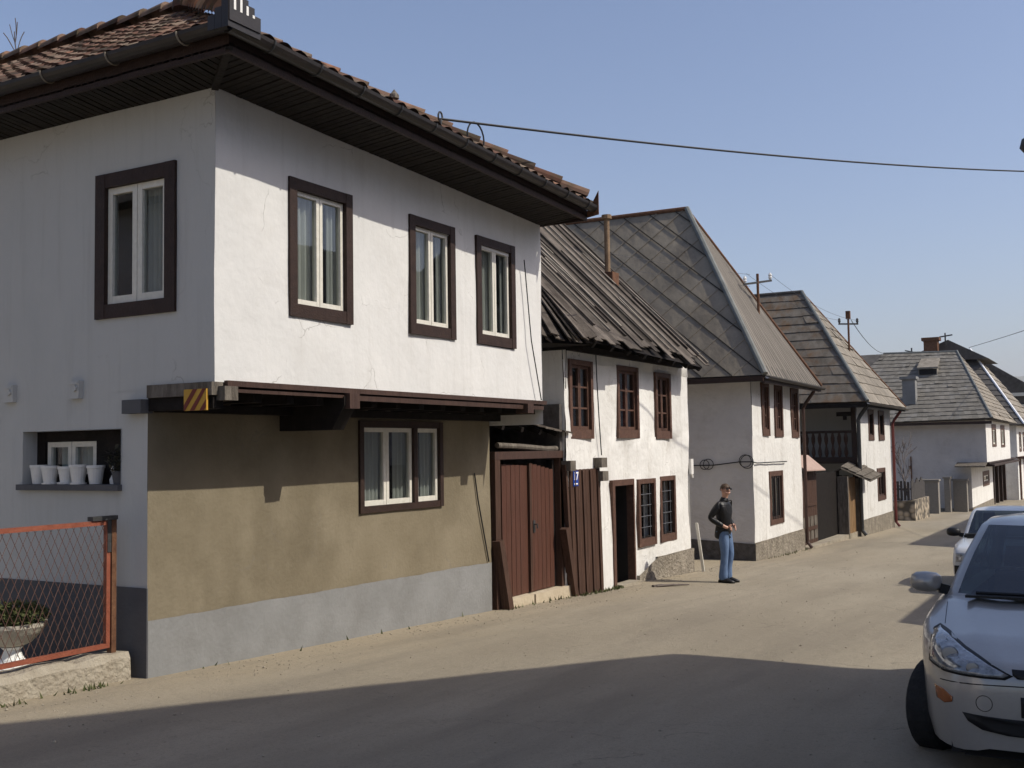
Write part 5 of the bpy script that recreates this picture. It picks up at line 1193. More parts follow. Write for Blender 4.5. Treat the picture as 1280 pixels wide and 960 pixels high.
r_ = eave_house('opposite_eave_house', 'lower house across the street, outside the right edge, shading the roadside behind the car', t1.y, t3.y - 1.2, t1.z, -.8, ((18, 3.4), (21, 3.4), (24, 3.4), (27, 3.4), (19, .8), (25, .8)))
w = MB(); w.box(CX + .05, CX + 1.2, t2.y - .9, t2.y + .5, t1.z - .3, t2.z); build('dormer', w, M['greywood'], r_)
eave_house('opposite_tall_house', 'taller house across the street, outside the right edge, holding the overhead cables', t3.y, 52, t3.z, -1.4, ((36, 5), (40, 5), (44, 5), (36, 1.2), (42, 1.2)))
hn = thing('sky_blocking_house', (-19, -6, .4), 'unseen white house added beyond the left edge to keep sky off the side windows of the nearest house', 'house')  # added out of view to block sky from the side windows and wall
w = MB(); w.box(-30, -9, -12, -2.5, -.5, 7.4); build('wall', w, M['white_grey'], hn)
w = MB(); w.poly([(-30.5, -12.6, 7.38), (-30.5, -7.25, 10.9), (-30.5, -2.0, 7.38)], (22, 0, 0)); build('roof', w, M['darkroof'], hn)
for x in (-22, -19, -16, -13):
    w = MB(); w.box(x - .5, x + .5, -2.5, -2.44, 3.2, 4.7); o = build('window', w, M['darkbrown'], hn); w = MB(); w.box(x - .4, x + .4, -2.44, -2.435, 3.3, 4.6); build('pane', w, M['carglass'], o)

# ================================================================== cars
TF = [-1, -.91, -.6, -.3, 0, .3, .6, .91, 1]
def make_car(name, label, group, P):
    L, W, H = P['L'], P['W'], P['H']; root = thing(name, (0, 0, 0), label, 'car', group)
    ks = P['ks']; wr = P['wr']; ax = P['axles']
    ys = sorted(set([0, .015, .05, .1, .18, .28, .4] + [round(.4 + .06 * i, 3) for i in range(int((L - .9) / .06) + 1)] + [L - .4, L - .28, L - .18, L - .1, L - .05, L - .015, L]))
    cw, ch, cb = P['w'], P['top'], P['bot']
    mb = MB(); npts = 12; rows = []
    for y in ys:
        w = np.interp(y, *cw); zt = np.interp(y, *ch); zb = np.interp(y, *cb); zs_ = zb
        for a in ax:
            if abs(y - a) < wr + .055: zs_ = max(zs_, wr + math.sqrt(max(0, (wr + .055) ** 2 - (y - a) ** 2)))
        dz = zt - zs_
        cr = P['crown']
        half = [(w * .945, zs_), (w * .985, zs_ + .2 * dz), (w, zs_ + .45 * dz), (w * .995, zs_ + .68 * dz), (w * .975, zs_ + .86 * dz), (w * .935, zt - .02), (w * .86, zt + .004), (w * .70, zt + cr * .45), (w * .62, zt + cr * 1.2), (w * .45, zt + cr * .85), (w * .22, zt + cr), (0, zt + cr)]
        row = [(-x, y, z) for x, z in half] + [(x, y, z) for x, z in half[-2::-1]]
        rows.append(row)
    nn_ = len(rows[0]); mb.v = [Vector(v) for r in rows for v in r]
    for i in range(len(rows) - 1):
        for j in range(nn_ - 1):
            if P['slices'][0][1] + .15 < ys[i] < L - .35 and 7 <= j <= nn_ - 9: continue      # open cabin
            mb.f.append([i * nn_ + j, i * nn_ + j + 1, (i + 1) * nn_ + j + 1, (i + 1) * nn_ + j])
    mb.f.append(list(range(nn_))); mb.f.append([(len(rows) - 1) * nn_ + j for j in range(nn_)][::-1])
    # cabin grid: slices in z, outline of points
    def outline(sl):
        z, yf, yr, wf, wb, rr = sl; pts = []
        nf, nside = 9, 17
        for k in range(nf):      # windscreen edge, left to right, bowed forward in the middle
            t = TF[k]; pts.append((t * wf, yf + rr * (abs(t) ** 2.2), z))
        for k in range(1, nside):
            t = k / nside; pts.append((wf + (wb - wf) * t + .035 * math.sin(math.pi * t), yf + rr + (yr - yf - rr * 1.5) * t, z))
        for k in range(nf):
            t = -TF[k]; pts.append((t * wb, yr - rr * .5 * (abs(t) ** 2.2), z))
        for k in range(1, nside):
            t = 1 - k / nside; pts.append((-(wf + (wb - wf) * t + .035 * math.sin(math.pi * t)), yf + rr + (yr - yf - rr * 1.5) * t, z))
        return pts
    slc = P['slices']; ol = [outline(s) for s in slc]; n = len(ol[0]); nf, nside = 9, 17
    base_i = len(mb.v); mb.v += [Vector(p) for o in ol for p in o]
    gm = {'windscreen': MB(), 'rear_window': MB(), 'side_window': [MB(), MB()]}
    def reg(k):
        if k < nf - 1: return 'f' if 0 < k < nf - 2 else 'p'
        k2 = k - (nf - 1)
        if k2 < nside: return 'p' if k2 in P['pill'] else 's0'
        k3 = k2 - nside
        if k3 < nf - 1: return 'r' if 0 < k3 < nf - 2 else 'p'
        k4 = k3 - (nf - 1); k5 = nside - 1 - k4
        return 'p' if k5 in P['pill'] else 's1'
    for s in range(len(slc) - 1):
        gl_ = P['gz'][0] <= s < P['gz'][1]
        for k in range(n):
            q = [base_i + s * n + k, base_i + s * n + (k + 1) % n, base_i + (s + 1) * n + (k + 1) % n, base_i + (s + 1) * n + k]
            r_ = reg(k)
            if gl_ and r_ != 'p':
                tgt = gm['windscreen'] if r_ == 'f' else gm['rear_window'] if r_ == 'r' else gm['side_window'][int(r_[1])]
                tgt.add([mb.v[i] for i in q], [(0, 1, 2, 3)])
            else: mb.f.append(q)
    # roof cap: shrink last slice to a dome
    last = ol[-1]; cx_ = sum(p[1] for p in last) / n
    prev = [base_i + (len(slc) - 1) * n + k for k in range(n)]
    for f_, dz in ((.75, .022), (.4, .036), (.02, .042)):
        o = len(mb.v); mb.v += [Vector((p[0] * f_, cx_ + (p[1] - cx_) * f_, p[2] + dz)) for p in last]
        for k in range(n): mb.f.append([prev[k], prev[(k + 1) % n], o + (k + 1) % n, o + k])
        prev = [o + k for k in range(n)]
    mb.f.append(prev)
    body = build('body', mb, M[P['paint']], root, smooth=True)
    bvh = BVHTree.FromPolygons([tuple(v) for v in mb.v], mb.f)
    for gname, col in (('windscreen', gm['windscreen']), ('rear_window', gm['rear_window']), ('side_window', gm['side_window'][0]), ('side_window', gm['side_window'][1])):
        build(gname, col, M['screen'], root, smooth=True)
    def conform(poly, n=10, off=.006, direc=(0, 1, 0), start=-1., thick=True):
        """patch over a polygon given in (x,z), laid onto the front (or rear) of the body"""
        poly = [Vector((a, b)) for a, b in poly]; m_ = MB()
        # fan triangulation refined: rings towards the centroid
        c = sum(poly, Vector((0, 0))) / len(poly); dens = []
        for i in range(len(poly)):
            a, b = poly[i], poly[(i + 1) % len(poly)]
            k = max(1, int((b - a).length / .03)); dens += [a.lerp(b, t / k) for t in range(k)]
        d = Vector(direc); rings = []
        for rr in (1., .985, .8, .55, .3, .02):
            ring = []
            for p in dens:
                q = c + (p - c) * rr
                h = bvh.ray_cast(Vector((q.x, start, q.y)), d)
                loc = h[0] if h[0] is not None else None
                if loc is None:
                    nr = bvh.find_nearest(Vector((q.x, .3 if start < 1 else L - .3, q.y))); loc = nr[0]
                ring.append(Vector((loc.x, loc.y, loc.z)) - d * (off if rr < 1. else -.01))
            rings.append(ring)
        N2 = len(dens); m_.v = [v for r in rings for v in r]
        for i in range(len(rings) - 1):
            for k in range(N2): m_.f.append([i * N2 + k, i * N2 + (k + 1) % N2, (i + 1) * N2 + (k + 1) % N2, (i + 1) * N2 + k])
        return m_
    for part in P['front']:
        pn, mt, poly, mir, off = part
        for s in ((1, -1) if mir else (1,)):
            o = build(pn, conform([(x * s, z) for x, z in poly], off=off), M[mt], root, smooth=True)
            if pn == 'headlight':      # reflectors behind the glass
                cxy = [(-.60, .735, .05), (-.46, .685, .036)] if P['kind'] == 'hatch' else [(-.55, .62, .06)]
                for (x, z, r_) in cxy:
                    c = bvh.ray_cast(Vector((x * s, -1, z)), Vector((0, 1, 0)))[0]
                    if c is None: continue
                    lm = MB(); pr = [(r_, 0), (r_ * .8, .012), (r_ * .35, .02), (.004, .024)]
                    lm.lathe((0, 0, 0), pr, 14); lm.v = [Vector((v.x + x * s, c.y - .004 - v.z * .5, v.y + z)) for v in lm.v]; lm.v = [Vector((v.x, c.y - .009 - (c.y - .004 - v.y) * .12, v.z)) for v in lm.v]
                    build('reflector', lm, M['rim'], o, smooth=True)
    for part in P['rear']:
        pn, mt, poly, mir, off = part
        for s in ((1, -1) if mir else (1,)): build(pn, conform([(x * s, z) for x, z in poly], off=off, direc=(0, -1, 0), start=L + 1), M[mt], root, smooth=True)
    # underbody and wheel wells
    ub = MB(); ub.box(-.60, .60, .12, L - .12, .17, .62); ub.box(-.70, .70, .75 + wr * 0 + ax[0] + wr + .08 - .75, ax[1] - wr - .08, .17, .45); build('underbody', ub, M['carblack'], root)
    bl = MB(); bl.poly([(-W * .31, .12, .16), (W * .31, .12, .16), (W * .35, .32, .2), (-W * .35, .32, .2)], (0, 0, .06)); build('chin_spoiler', bl, M['carblack'], root)
    cb_ = MB(); y0c, y1c = P['slices'][0][1] + .1, L - .4; xw = np.interp(1.8, *cw) * .84
    cb_.box(-xw, xw, y0c, y1c, .40, .46); cb_.box(-xw - .02, -xw, y0c, y1c, .46, .93); cb_.box(xw, xw + .02, y0c, y1c, .46, .93); cb_.box(-xw, xw, y1c, y1c + .02, .46, .95); cb_.box(-xw, xw, y0c - .02, y0c, .46, .93)
    build('cabin', cb_, M['carblack'], root)
    ds_ = MB(); ds_.poly([(-xw, y0c, .70), (-xw, y0c, .955), (-xw, y0c + .32, .96), (-xw, y0c + .42, .88), (-xw, y0c + .36, .70)], (2 * xw, 0, 0)); build('dashboard', ds_, M['iron'], root)
    for s in (-1, 1):
        st_ = MB(); yb = y0c + .95
        st_.poly([(s * .36 - .22, yb - .5, .55), (s * .36 - .22, yb - .48, .66), (s * .36 - .22, yb, .62), (s * .36 - .22, yb, .5)], (.44, 0, 0)); st_.hexa([(s * .36 - .21, yb - .02, .58), (s * .36 + .21, yb - .02, .58), (s * .36 + .22, yb + .14, .56), (s * .36 - .22, yb + .14, .56), (s * .36 - .17, yb + .17, 1.10), (s * .36 + .17, yb + .17, 1.10), (s * .36 + .17, yb + .25, 1.10), (s * .36 - .17, yb + .25, 1.10)])
        so_ = build('seat', st_, M['tyre'], root); hr_ = MB(); hr_.hexa([(s * .36 - .11, yb + .17, 1.13), (s * .36 + .11, yb + .17, 1.13), (s * .36 + .11, yb + .25, 1.13), (s * .36 - .11, yb + .25, 1.13), (s * .36 - .09, yb + .19, 1.29), (s * .36 + .09, yb + .19, 1.29), (s * .36 + .09, yb + .26, 1.29), (s * .36 - .09, yb + .26, 1.29)]); build('headrest', hr_, M['tyre'], so_)
    sw_ = MB(); sw_.tube([(.36 + .17 * math.cos(t), y0c + .50 + .06 * math.sin(t), .96 + .16 * math.sin(t)) for t in [k * math.pi / 10 for k in range(21)]], .014, 6); build('steering_wheel', sw_, M['carblack'], root)
    # panel gaps: bonnet edges, bumper seam, tow-eye cover
    def seam(pts, r=.0035):
        q = []
        for (x, y, d) in pts:
            h = bvh.ray_cast(Vector((x, y, 3)), Vector((0, 0, -1))) if d == 'z' else bvh.ray_cast(Vector((x, -1, y)), Vector((0, 1, 0)))
            if h[0] is not None: q.append(h[0])
        if len(q) > 1:
            m_ = MB(); m_.tube(q, r, 5); build('panel_gap', m_, M['carblack'], root)
    wh = np.interp(.9, *cw)
    for s in (-1, 1): seam([(s * wh * (.80 + .05 * k / 9), .66 + .052 * k, 'z') for k in range(10)], .0025)
    if P['kind'] == 'hatch':
        seam([(-.66 + 1.32 * k / 20, .585 + .02 * math.cos(math.pi * (k - 10) / 20), 'y') for k in range(21)])
        seam([(-.40 + .045 * math.cos(k * .35), .49 + .045 * math.sin(k * .35), 'y') for k in range(19)], .0025)
    # wheels
    for ai, a in enumerate(ax):
        for s in (-1, 1):
            w_ = MB(); prof = [(wr - .09, -.09), (wr - .03, -.097), (wr - .006, -.08), (wr, -.05), (wr, .05), (wr - .006, .08), (wr - .03, .097), (wr - .09, .09)]
            c = Vector((s * P['track'], a, wr)); ang = R(P.get('steer', 0)) if ai == 0 else 0
            def place(mbx):
                mbx.v = [c + Matrix.Rotation(ang, 3, 'Z') @ Vector((v.z, v.y, v.x)) for v in mbx.v]; return mbx
            w_.lathe((0, 0, 0), prof, 28); wo = build('wheel', place(w_), M['tyre'], root, smooth=False)
            r_ = MB(); so_ = .092 * s
            r_.lathe((0, 0, 0), [(wr - .095, so_ * .7), (wr - .1, so_), (wr - .12, so_ * .8), (.06, so_ * .75), (.05, so_ * 1.02), (.01, so_ * 1.05)], 20)
            for k in range(6):
                t = k * math.pi / 3; r_.bar((.05 * math.cos(t), .05 * math.sin(t), so_ * .95), ((wr - .11) * math.cos(t), (wr - .11) * math.sin(t), so_ * .95), .05, .02, up=(0, 0, 1))
            build('rim', place(r_), M['rim'], wo)
    # mirrors
    for s in (-1, 1):
        mx_, my_, mz_ = P['mirror']; mx_ = abs(mx_); m_ = MB()
        vs = []; nA, nB = 12, 6
        for i in range(nB + 1):
            t = i / nB; yy = -.085 * math.cos(t * math.pi / 2) ; sc_ = math.sin(t * math.pi / 2) * .98 + .02
            for k in range(nA):
                an = 2 * math.pi * k / nA; ca, sa = math.cos(an), math.sin(an)
                vs.append(Vector((mx_ * s + s * .115 * sc_ * math.copysign(abs(ca) ** .7, ca), my_ + yy, mz_ + .075 * sc_ * math.copysign(abs(sa) ** .8, sa))))
        fs = [(i * nA + k, i * nA + (k + 1) % nA, (i + 1) * nA + (k + 1) % nA, (i + 1) * nA + k) for i in range(nB) for k in range(nA)]
        m_.add(vs, fs + [tuple(nB * nA + k for k in range(nA))])
        mo = build('wing_mirror', m_, M[P['mpaint']], root, smooth=True)
        m_ = MB(); m_.bar((mx_ * s - s * .09, my_ - .01, mz_ - .04), (mx_ * s - s * .22, my_ + .03, mz_ - .075), .05, .07); build('mirror_arm', m_, M['carblack'], mo)
    wp = MB()
    for (x0, x1) in ((-.55, .05), (.0, .55)):
        pts = []
        for t in (0, .5, 1.):
            x = x0 + (x1 - x0) * t; h = bvh.ray_cast(Vector((x, P['wip'][0], 2)), Vector((0, 0, -1)))
            pts.append(Vector((x, P['wip'][0], P['wip'][1] + .01)))
        wp.tube(pts, .011, 5)
    wp.box(-W * .36, W * .36, P['wip'][0] - .07, P['wip'][0] + .03, P['wip'][1] - .02, P['wip'][1] - .002)
    build('wiper', wp, M['carblack'], root)
    return root

hatch = dict(L=4.15, W=1.70, H=1.44, wr=.30, axles=(.86, 3.47), kind='hatch', paint='silver', mpaint='silver', track=.775, crown=.022, ks=0, steer=-17,
    w=([0, .015, .05, .1, .18, .28, .4, .6, .85, 1.2, 2, 3.2, 3.7, 3.9, 4.05, 4.12, 4.15], [.40, .47, .55, .61, .675, .73, .775, .825, .858, .872, .875, .865, .835, .79, .72, .62, .55]),
    top=([0, .015, .05, .1, .18, .28, .4, .6, .85, 1.2, 1.5, 3.6, 3.95, 4.05, 4.12, 4.15], [.60, .65, .69, .71, .735, .77, .81, .845, .895, .965, .99, 1.01, .98, .86, .66, .60]),
    bot=([0, .015, .05, .1, .2, .4, .9, 3.6, 3.95, 4.1, 4.15], [.235, .215, .205, .20, .20, .20, .19, .19, .24, .3, .36]),
    slices=[(.95, 1.10, 4.0, .765, .70, .20), (1.0, 1.17, 3.99, .755, .70, .20), (1.13, 1.38, 3.96, .72, .675, .18), (1.27, 1.62, 3.90, .675, .645, .16), (1.40, 1.86, 3.80, .62, .61, .14), (1.46, 1.98, 3.72, .595, .59, .13), (1.50, 2.14, 3.60, .55, .55, .12)],
    gz=(1, 5), pill={0, 7, 8, 12, 16, 15},
    front=[('headlight', 'lampglass', [(-.745, .835), (-.715, .85), (-.64, .825), (-.52, .765), (-.40, .72), (-.26, .660), (-.29, .645), (-.48, .645), (-.64, .650), (-.742, .675)], True, .008),
           ('headlight_gasket', 'carblack', [(-.757, .84), (-.72, .864), (-.635, .838), (-.515, .778), (-.395, .733), (-.235, .657), (-.28, .632), (-.48, .632), (-.64, .636), (-.755, .663)], True, .004),
           ('grille', 'carblack', [(-.25, .695), (-.245, .665), (-.22, .645), (.22, .645), (.245, .665), (.25, .695)], False, .008),
           ('air_intake', 'carblack', [(-.53, .425), (-.50, .38), (-.42, .34), (-.28, .32), (0, .315), (.28, .32), (.42, .34), (.50, .38), (.53, .425), (.3, .415), (0, .412), (-.3, .415)], False, .014),
           ('indicator', 'amber', [(-.705, .545), (-.64, .535), (-.58, .50), (-.585, .47), (-.635, .452), (-.69, .467)], True, .007),
           ('number_plate', 'carblack', [(-.205, .545), (-.205, .43), (.205, .43), (.205, .545)], False, .015)],
    rear=[('tail_light', 'markred', [(-.70, .95), (-.62, .95), (-.64, .72), (-.72, .72)], True, .006), ('rear_plate', 'signwhite', [(-.26, .6), (-.26, .5), (.26, .5), (.26, .6)], False, .012)],
    mirror=(-.915, 1.46, 1.06), wip=(1.16, 1.012))
car1 = make_car('silver_hatchback', 'silver hatchback in the right foreground, cut off by the frame', 'parked cars along the right side', hatch)
car1.location = (-.385, 6.88, g(7.9) + .0); car1.rotation_euler = (R(-2.1), 0, R(.3))
def copy_tree(o, parent=None):
    c = o.copy(); COL.objects.link(c); c.parent = parent
    for ch in [x for x in o.children]: copy_tree(ch, c)
    return c
old = dict(hatch); old.update(dict(kind='old', paint='white_car', mpaint='carblack', L=3.75, track=.66, wr=.28, axles=(.68, 3.02), steer=0, crown=.012,
    w=([0, .015, .05, .1, .2, .4, .7, 1.2, 2, 3, 3.5, 3.65, 3.72, 3.75], [.66, .70, .73, .745, .755, .765, .77, .775, .778, .77, .75, .73, .70, .66]),
    top=([0, .015, .05, .1, .18, .4, 1.0, 1.25, 3.3, 3.6, 3.7, 3.75], [.64, .70, .745, .77, .785, .81, .87, .885, .90, .87, .75, .6]),
    bot=([0, .05, .1, .2, .5, 3, 3.6, 3.75], [.36, .3, .26, .24, .2, .2, .26, .34]),
    slices=[(.88, 1.10, 3.62, .69, .67, .10), (.93, 1.16, 3.60, .68, .665, .10), (1.05, 1.32, 3.52, .655, .645, .09), (1.18, 1.50, 3.42, .62, .615, .08), (1.29, 1.66, 3.32, .59, .585, .07), (1.33, 1.74, 3.26, .565, .56, .07), (1.36, 1.88, 3.14, .53, .52, .06)],
    front=[('headlight', 'lampglass', [(-.69, .70), (-.69, .56), (-.42, .56), (-.42, .70)], True, .008), ('grille', 'carblack', [(-.40, .69), (-.40, .57), (.40, .57), (.40, .69)], False, .006),
           ('bumper', 'carblack', [(-.72, .50), (-.72, .36), (.72, .36), (.72, .50)], False, .05)],
    rear=[('tail_light', 'markred', [(-.68, .72), (-.68, .58), (-.42, .58), (-.42, .72)], True, .006)], mirror=(-.855, 1.42, .97), wip=(1.12, .90)))
car2 = make_car('pale_saloon_car', 'pale boxy older car with black bumper and mirror, parked behind the silver hatchback', 'parked cars along the right side', old)
car2.location = (-1.72, 18.3, g(19.5) + .0); car2.rotation_euler = (R(-2.0), 0, R(1.5))

# ================================================================== person
def skin_obj(name, verts, edges, radii, mat, parent, sub=2, root_i=0):
    me = bpy.data.meshes.new(name); me.from_pydata([Vector(v) for v in verts], edges, []); o = bpy.data.objects.new(name, me); COL.objects.link(o)
    md = o.modifiers.new('s', 'SKIN'); md.use_smooth_shade = True
    sv = me.skin_vertices[0].data
    for i, r_ in enumerate(radii): sv[i].radius = (r_, r_) if not isinstance(r_, tuple) else r_; sv[i].use_root = (i == root_i)
    m2 = o.modifiers.new('u', 'SUBSURF'); m2.levels = sub; m2.render_levels = sub
    dg = bpy.context.evaluated_depsgraph_get(); me2 = bpy.data.meshes.new_from_object(o.evaluated_get(dg)); bpy.data.objects.remove(o)
    for p in me2.polygons: p.use_smooth = True
    me2.materials.clear(); me2.materials.append(mat)
    o = bpy.data.objects.new(name, me2); COL.objects.link(o); o.parent = parent; BASES[o.name] = Vector((0, 0, 0))
    return o
pr = thing('person', (-6.22, 18.44, g(18.44)), 'person in black leather jacket, blue jeans and sunglasses standing in the road', 'person')
# local axes: +x is the way the body faces, +y its left, z up
hd = R(-24)       # head turned towards the camera (to its right)
V = []; Eg = []; Rd = []
def jv(p, r_, link=None):
    V.append(p); Rd.append(r_)
    if link is not None: Eg.append((link, len(V) - 1))
    return len(V) - 1
pel = jv((0, 0, .93), .085); sp1 = jv((-.01, 0, 1.08), .085, pel); ch_ = jv((-.005, 0, 1.28), .095, sp1); nb2 = jv((-.005, 0, 1.41), .055, ch_); nk = jv((.012, 0, 1.49), .05, nb2)
hb_ = jv((.03, -.005, 1.555), .066, nk); hm = jv((.04, -.01, 1.63), .083, hb_); ht = jv((.03, -.01, 1.70), .060, hm)
hands = []
for s in (-1, 1):
    shd = jv((-.02, s * .165, 1.35), .036, ch_)
    if s < 0: el = jv((-.16, -.25, 1.14), .042, shd); wr_ = jv((.07, -.16, .99), .028, el)
    else: el = jv((-.06, .26, 1.13), .042, shd); wr_ = jv((.12, .12, .985), .028, el)
    pm = jv((.115 if s < 0 else .155, -.115 if s < 0 else .075, .965), .030, wr_)
    hp_ = jv((0.0, s * .08, .84), .06, pel); kn = jv((.03 + (.02 if s > 0 else 0), s * .09, .49), .046, hp_); an_ = jv((-.02, s * .095, .10), .042, kn)
    jv((.10, s * .105, .035), .022, an_)
body = skin_obj('body', V, Eg, Rd, M['skinm'], pr)
# fingers, each a short bent chain rooted in the palm; join into the body mesh so that it stays one figure
fm = MB()
for s in (-1, 1):
    base = Vector((.13, -.10, .96)) if s < 0 else Vector((.165, .06, .96))
    for k in range(4):
        r0 = base + Vector((.0 + .004 * k, 0.0, .028 - .018 * k)); d = Vector((.55, -s * .75, -.1)); L_ = [.030, .036, .033, .026][k]
        fm.tube([r0, r0 + d * L_, r0 + d * L_ * 1.7 + Vector((-.008, 0, -.012)), r0 + d * L_ * 2.1 + Vector((-.022, 0, -.024))], [.010, .0095, .0085, .006], 6)
    fm.tube([base + Vector((-.02, 0, .025)), base + Vector((.005, -s * .015, .052)), base + Vector((.03, -s * .03, .056))], [.012, .011, .008], 6)
hx, hy, hz_ = .04, -.01, 1.63; fwd = Vector((math.cos(hd), math.sin(hd), 0)); sd = Vector((-math.sin(hd), math.cos(hd), 0)); HC = Vector((hx, hy, hz_))
fm.tube([HC + fwd * .072 + Vector((0, 0, .02)), HC + fwd * .098 + Vector((0, 0, -.018)), HC + fwd * .075 + Vector((0, 0, -.03))], [.010, .015, .012], 6)     # nose
fm.tube([HC + fwd * .072 + sd * .026 + Vector((0, 0, -.052)), HC + fwd * .082 + Vector((0, 0, -.053)), HC + fwd * .072 - sd * .026 + Vector((0, 0, -.052))], [.005, .008, .005], 6)  # mouth
for s in (-1, 1):
    fm.tube([HC + sd * s * .083 + Vector((0, 0, .02)), HC + sd * s * .094 - fwd * .012 + Vector((0, 0, .005)), HC + sd * s * .083 + Vector((0, 0, -.03))], [.010, .016, .009], 6)
fm.lathe(HC + fwd * .03 + Vector((0, 0, -.085)), [(.0, -.01), (.035, 0), (.055, .02), (.06, .045)], 12)
bmj = bmesh.new(); bmj.from_mesh(body.data); tmp = bpy.data.meshes.new('tmp'); tmp.from_pydata(fm.v, [], fm.f); bmj.from_mesh(tmp); bmj.to_mesh(body.data); bmj.free()
for p in body.data.polygons: p.use_smooth = True
BASES[pr.name] = Vector((0, 0, 0))
# hair
hr = MB(); vs = []; nA, nB = 24, 8
for i in range(nB + 1):
    ph = math.pi * .60 * i / nB
    for k in range(nA):
        th = 2 * math.pi * k / nA; f_ = math.cos(th)
        lim = ph * (1. - .36 * min(1, max(0, (f_ + .1) / .7))); jj = 1 + .03 * math.sin(k * 5 + i * 3)
        v = Vector((math.sin(lim) * f_ * .097 * jj, math.sin(lim) * math.sin(th) * .090 * jj, math.cos(lim) * .098 * jj))
        vs.append(HC + Vector((0, 0, .012)) + fwd * (v.x - .012) + sd * v.y + Vector((0, 0, v.z)))
hr.add(vs, [(i * nA + k, i * nA + (k + 1) % nA, (i + 1) * nA + (k + 1) % nA, (i + 1) * nA + k) for i in range(nB) for k in range(nA)]); build('hair', hr, M['hair'], pr, smooth=True)
sg = MB()
for s in (-1, 1):
    c = HC + fwd * .082 + sd * s * .034 + Vector((0, 0, .015)); sg.poly([c - sd * .028 + Vector((0, 0, -.016)), c + sd * .028 + Vector((0, 0, -.016)), c + sd * .030 + Vector((0, 0, .015)), c - sd * .030 + Vector((0, 0, .015))], fwd * .008)
    sg.bar(HC + fwd * .080 + sd * s * .066 + Vector((0, 0, .022)), HC + sd * s * .092 - fwd * .01 + Vector((0, 0, .022)), .006)
sg.bar(HC + fwd * .088 - sd * .01 + Vector((0, 0, .02)), HC + fwd * .088 + sd * .01 + Vector((0, 0, .02)), .007); build('sunglasses', sg, M['carblack'], pr)
# jacket: torso with hem and sleeves
V = []; Eg = []; Rd = []
a00 = jv((-.06, 0, .74), (.16, .145)); a0 = jv((-.05, 0, .82), (.17, .15), a00); a1 = jv((-.03, 0, .93), (.17, .15), a0); a2 = jv((-.01, 0, 1.10), (.155, .13), a1); a3 = jv((-.005, 0, 1.27), (.175, .145), a2); a4 = jv((-.01, 0, 1.40), (.13, .10), a3); a5 = jv((.005, 0, 1.475), (.07, .068), a4); jv((.012, 0, 1.51), (.062, .062), a5)
for s in (-1, 1):
    b1 = jv((-.02, s * .185, 1.375), .075, a3)
    if s < 0: e0 = jv((-.165, -.255, 1.14), .062, b1); jv((.05, -.17, .995), .045, jv((-.05, -.21, 1.06), .054, e0))
    else: e0 = jv((-.06, .265, 1.13), .062, b1); jv((.10, .13, .99), .045, jv((.02, .19, 1.06), .054, e0))
skin_obj('jacket', V, Eg, Rd, M['leather'], pr)
V = []; Eg = []; Rd = []
a0 = jv((-.005, 0, .93), (.115, .10)); 
for s in (-1, 1):
    h_ = jv((0, s * .075, .83), .10, a0); t_ = jv((.02, s * .088, .68), .092, h_); k_ = jv((.035 + (.02 if s > 0 else -.01), s * .09, .49), .070, t_); c_ = jv((0, s * .093, .28), .072, k_); jv((-.02, s * .096, .02), .094, c_)
skin_obj('jeans', V, Eg, Rd, M['jeans'], pr)
for s in (-1, 1):
    so_ = MB(); vs = []
    for i, (x, w, h_) in enumerate(((-.095, .035, .06), (-.06, .05, .09), (0, .056, .105), (.08, .058, .085), (.15, .052, .06), (.20, .025, .04))):
        for k in range(8):
            an = 2 * math.pi * k / 8; vs.append(Vector((x, s * .10 + w * math.cos(an), max(0.0, h_ / 2 + h_ / 2 * math.sin(an)))))
    so_.add(vs, [(i * 8 + k, i * 8 + (k + 1) % 8, (i + 1) * 8 + (k + 1) % 8, (i + 1) * 8 + k) for i in range(5) for k in range(8)] + [tuple(range(8)), tuple(40 + k for k in range(8))]); build('shoe', so_, M['shoe'], pr, smooth=True)
pr.rotation_euler = (0, 0, math.atan2(-.10, .99))

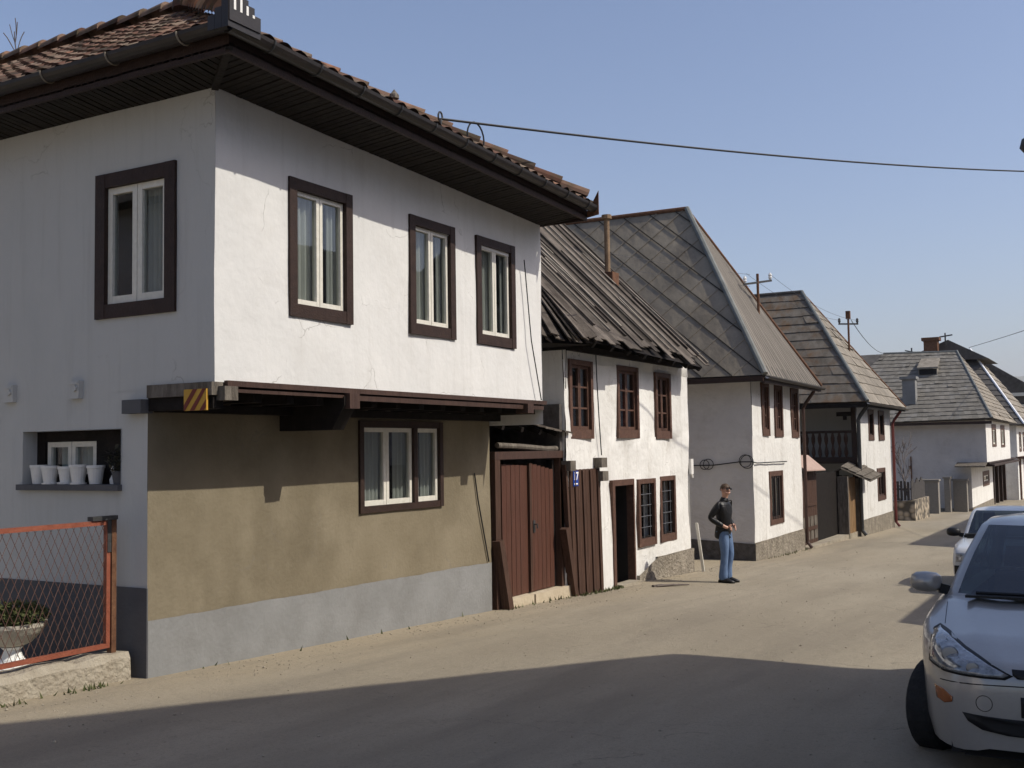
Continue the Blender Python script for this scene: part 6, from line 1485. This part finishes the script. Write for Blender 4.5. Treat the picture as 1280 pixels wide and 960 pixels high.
# ================================================================== light, sky, camera
az, el = AZ, EL
SD = Vector((math.cos(R(az)) * math.cos(R(el)), math.sin(R(az)) * math.cos(R(el)), math.sin(R(el))))
sun = bpy.data.lights.new('sun', 'SUN'); sun.energy = 3.8; sun.angle = R(.5); sun.color = (1, .945, .83)
so = bpy.data.objects.new('sun', sun); COL.objects.link(so); so.location = (20, 10, 30); so.rotation_euler = SD.to_track_quat('Z', 'Y').to_euler()
w = bpy.data.worlds.new('World'); scene.world = w; w.use_nodes = True; nt = w.node_tree; bg = nt.nodes['Background']
sk = nt.nodes.new('ShaderNodeTexSky'); sk.sky_type = 'NISHITA'; sk.sun_disc = False; sk.sun_elevation = R(el); sk.sun_rotation = R(90 - az)
sk.air_density = 1.0; sk.dust_density = 3.0; sk.ozone_density = 1.0; sk.altitude = 400
tint = nt.nodes.new('ShaderNodeMix'); tint.data_type = 'RGBA'; tint.blend_type = 'MULTIPLY'; tint.inputs['Factor'].default_value = 1; tint.inputs['B'].default_value = (1.02, 1.0, 1.07, 1)   # hazy periwinkle spring sky
nt.links.new(sk.outputs[0], tint.inputs['A']); nt.links.new(tint.outputs['Result'], bg.inputs[0]); bg.inputs[1].default_value = .13

cam = bpy.data.cameras.new('camera'); co = bpy.data.objects.new('camera', cam); COL.objects.link(co); scene.camera = co
cam.sensor_width = 36; cam.lens = 1340 / 1280 * 36; cam.clip_end = 20000; cam.clip_start = .05
yaw, pitch, roll = R(29.6814), R(3.4539), R(-.9239)
fw_ = Vector((-math.sin(yaw) * math.cos(pitch), math.cos(yaw) * math.cos(pitch), math.sin(pitch))); rt = Vector((math.cos(yaw), math.sin(yaw), 0)); upv = rt.cross(fw_)
r2_ = rt * math.cos(roll) + upv * math.sin(roll); u2_ = -rt * math.sin(roll) + upv * math.cos(roll)
co.matrix_world = Matrix(((r2_.x, u2_.x, -fw_.x, 0), (r2_.y, u2_.y, -fw_.y, 0), (r2_.z, u2_.z, -fw_.z, 1.98), (0, 0, 0, 1)))

scene.render.engine = 'CYCLES'
scene.cycles.use_denoising = True; scene.cycles.max_bounces = 8; scene.cycles.transparent_max_bounces = 12
scene.cycles.blur_glossy = .5
vs_ = scene.view_settings; vs_.view_transform = 'Standard'; vs_.look = 'None'; vs_.gamma = 1; vs_.exposure = 0.14
vs_.use_curve_mapping = False
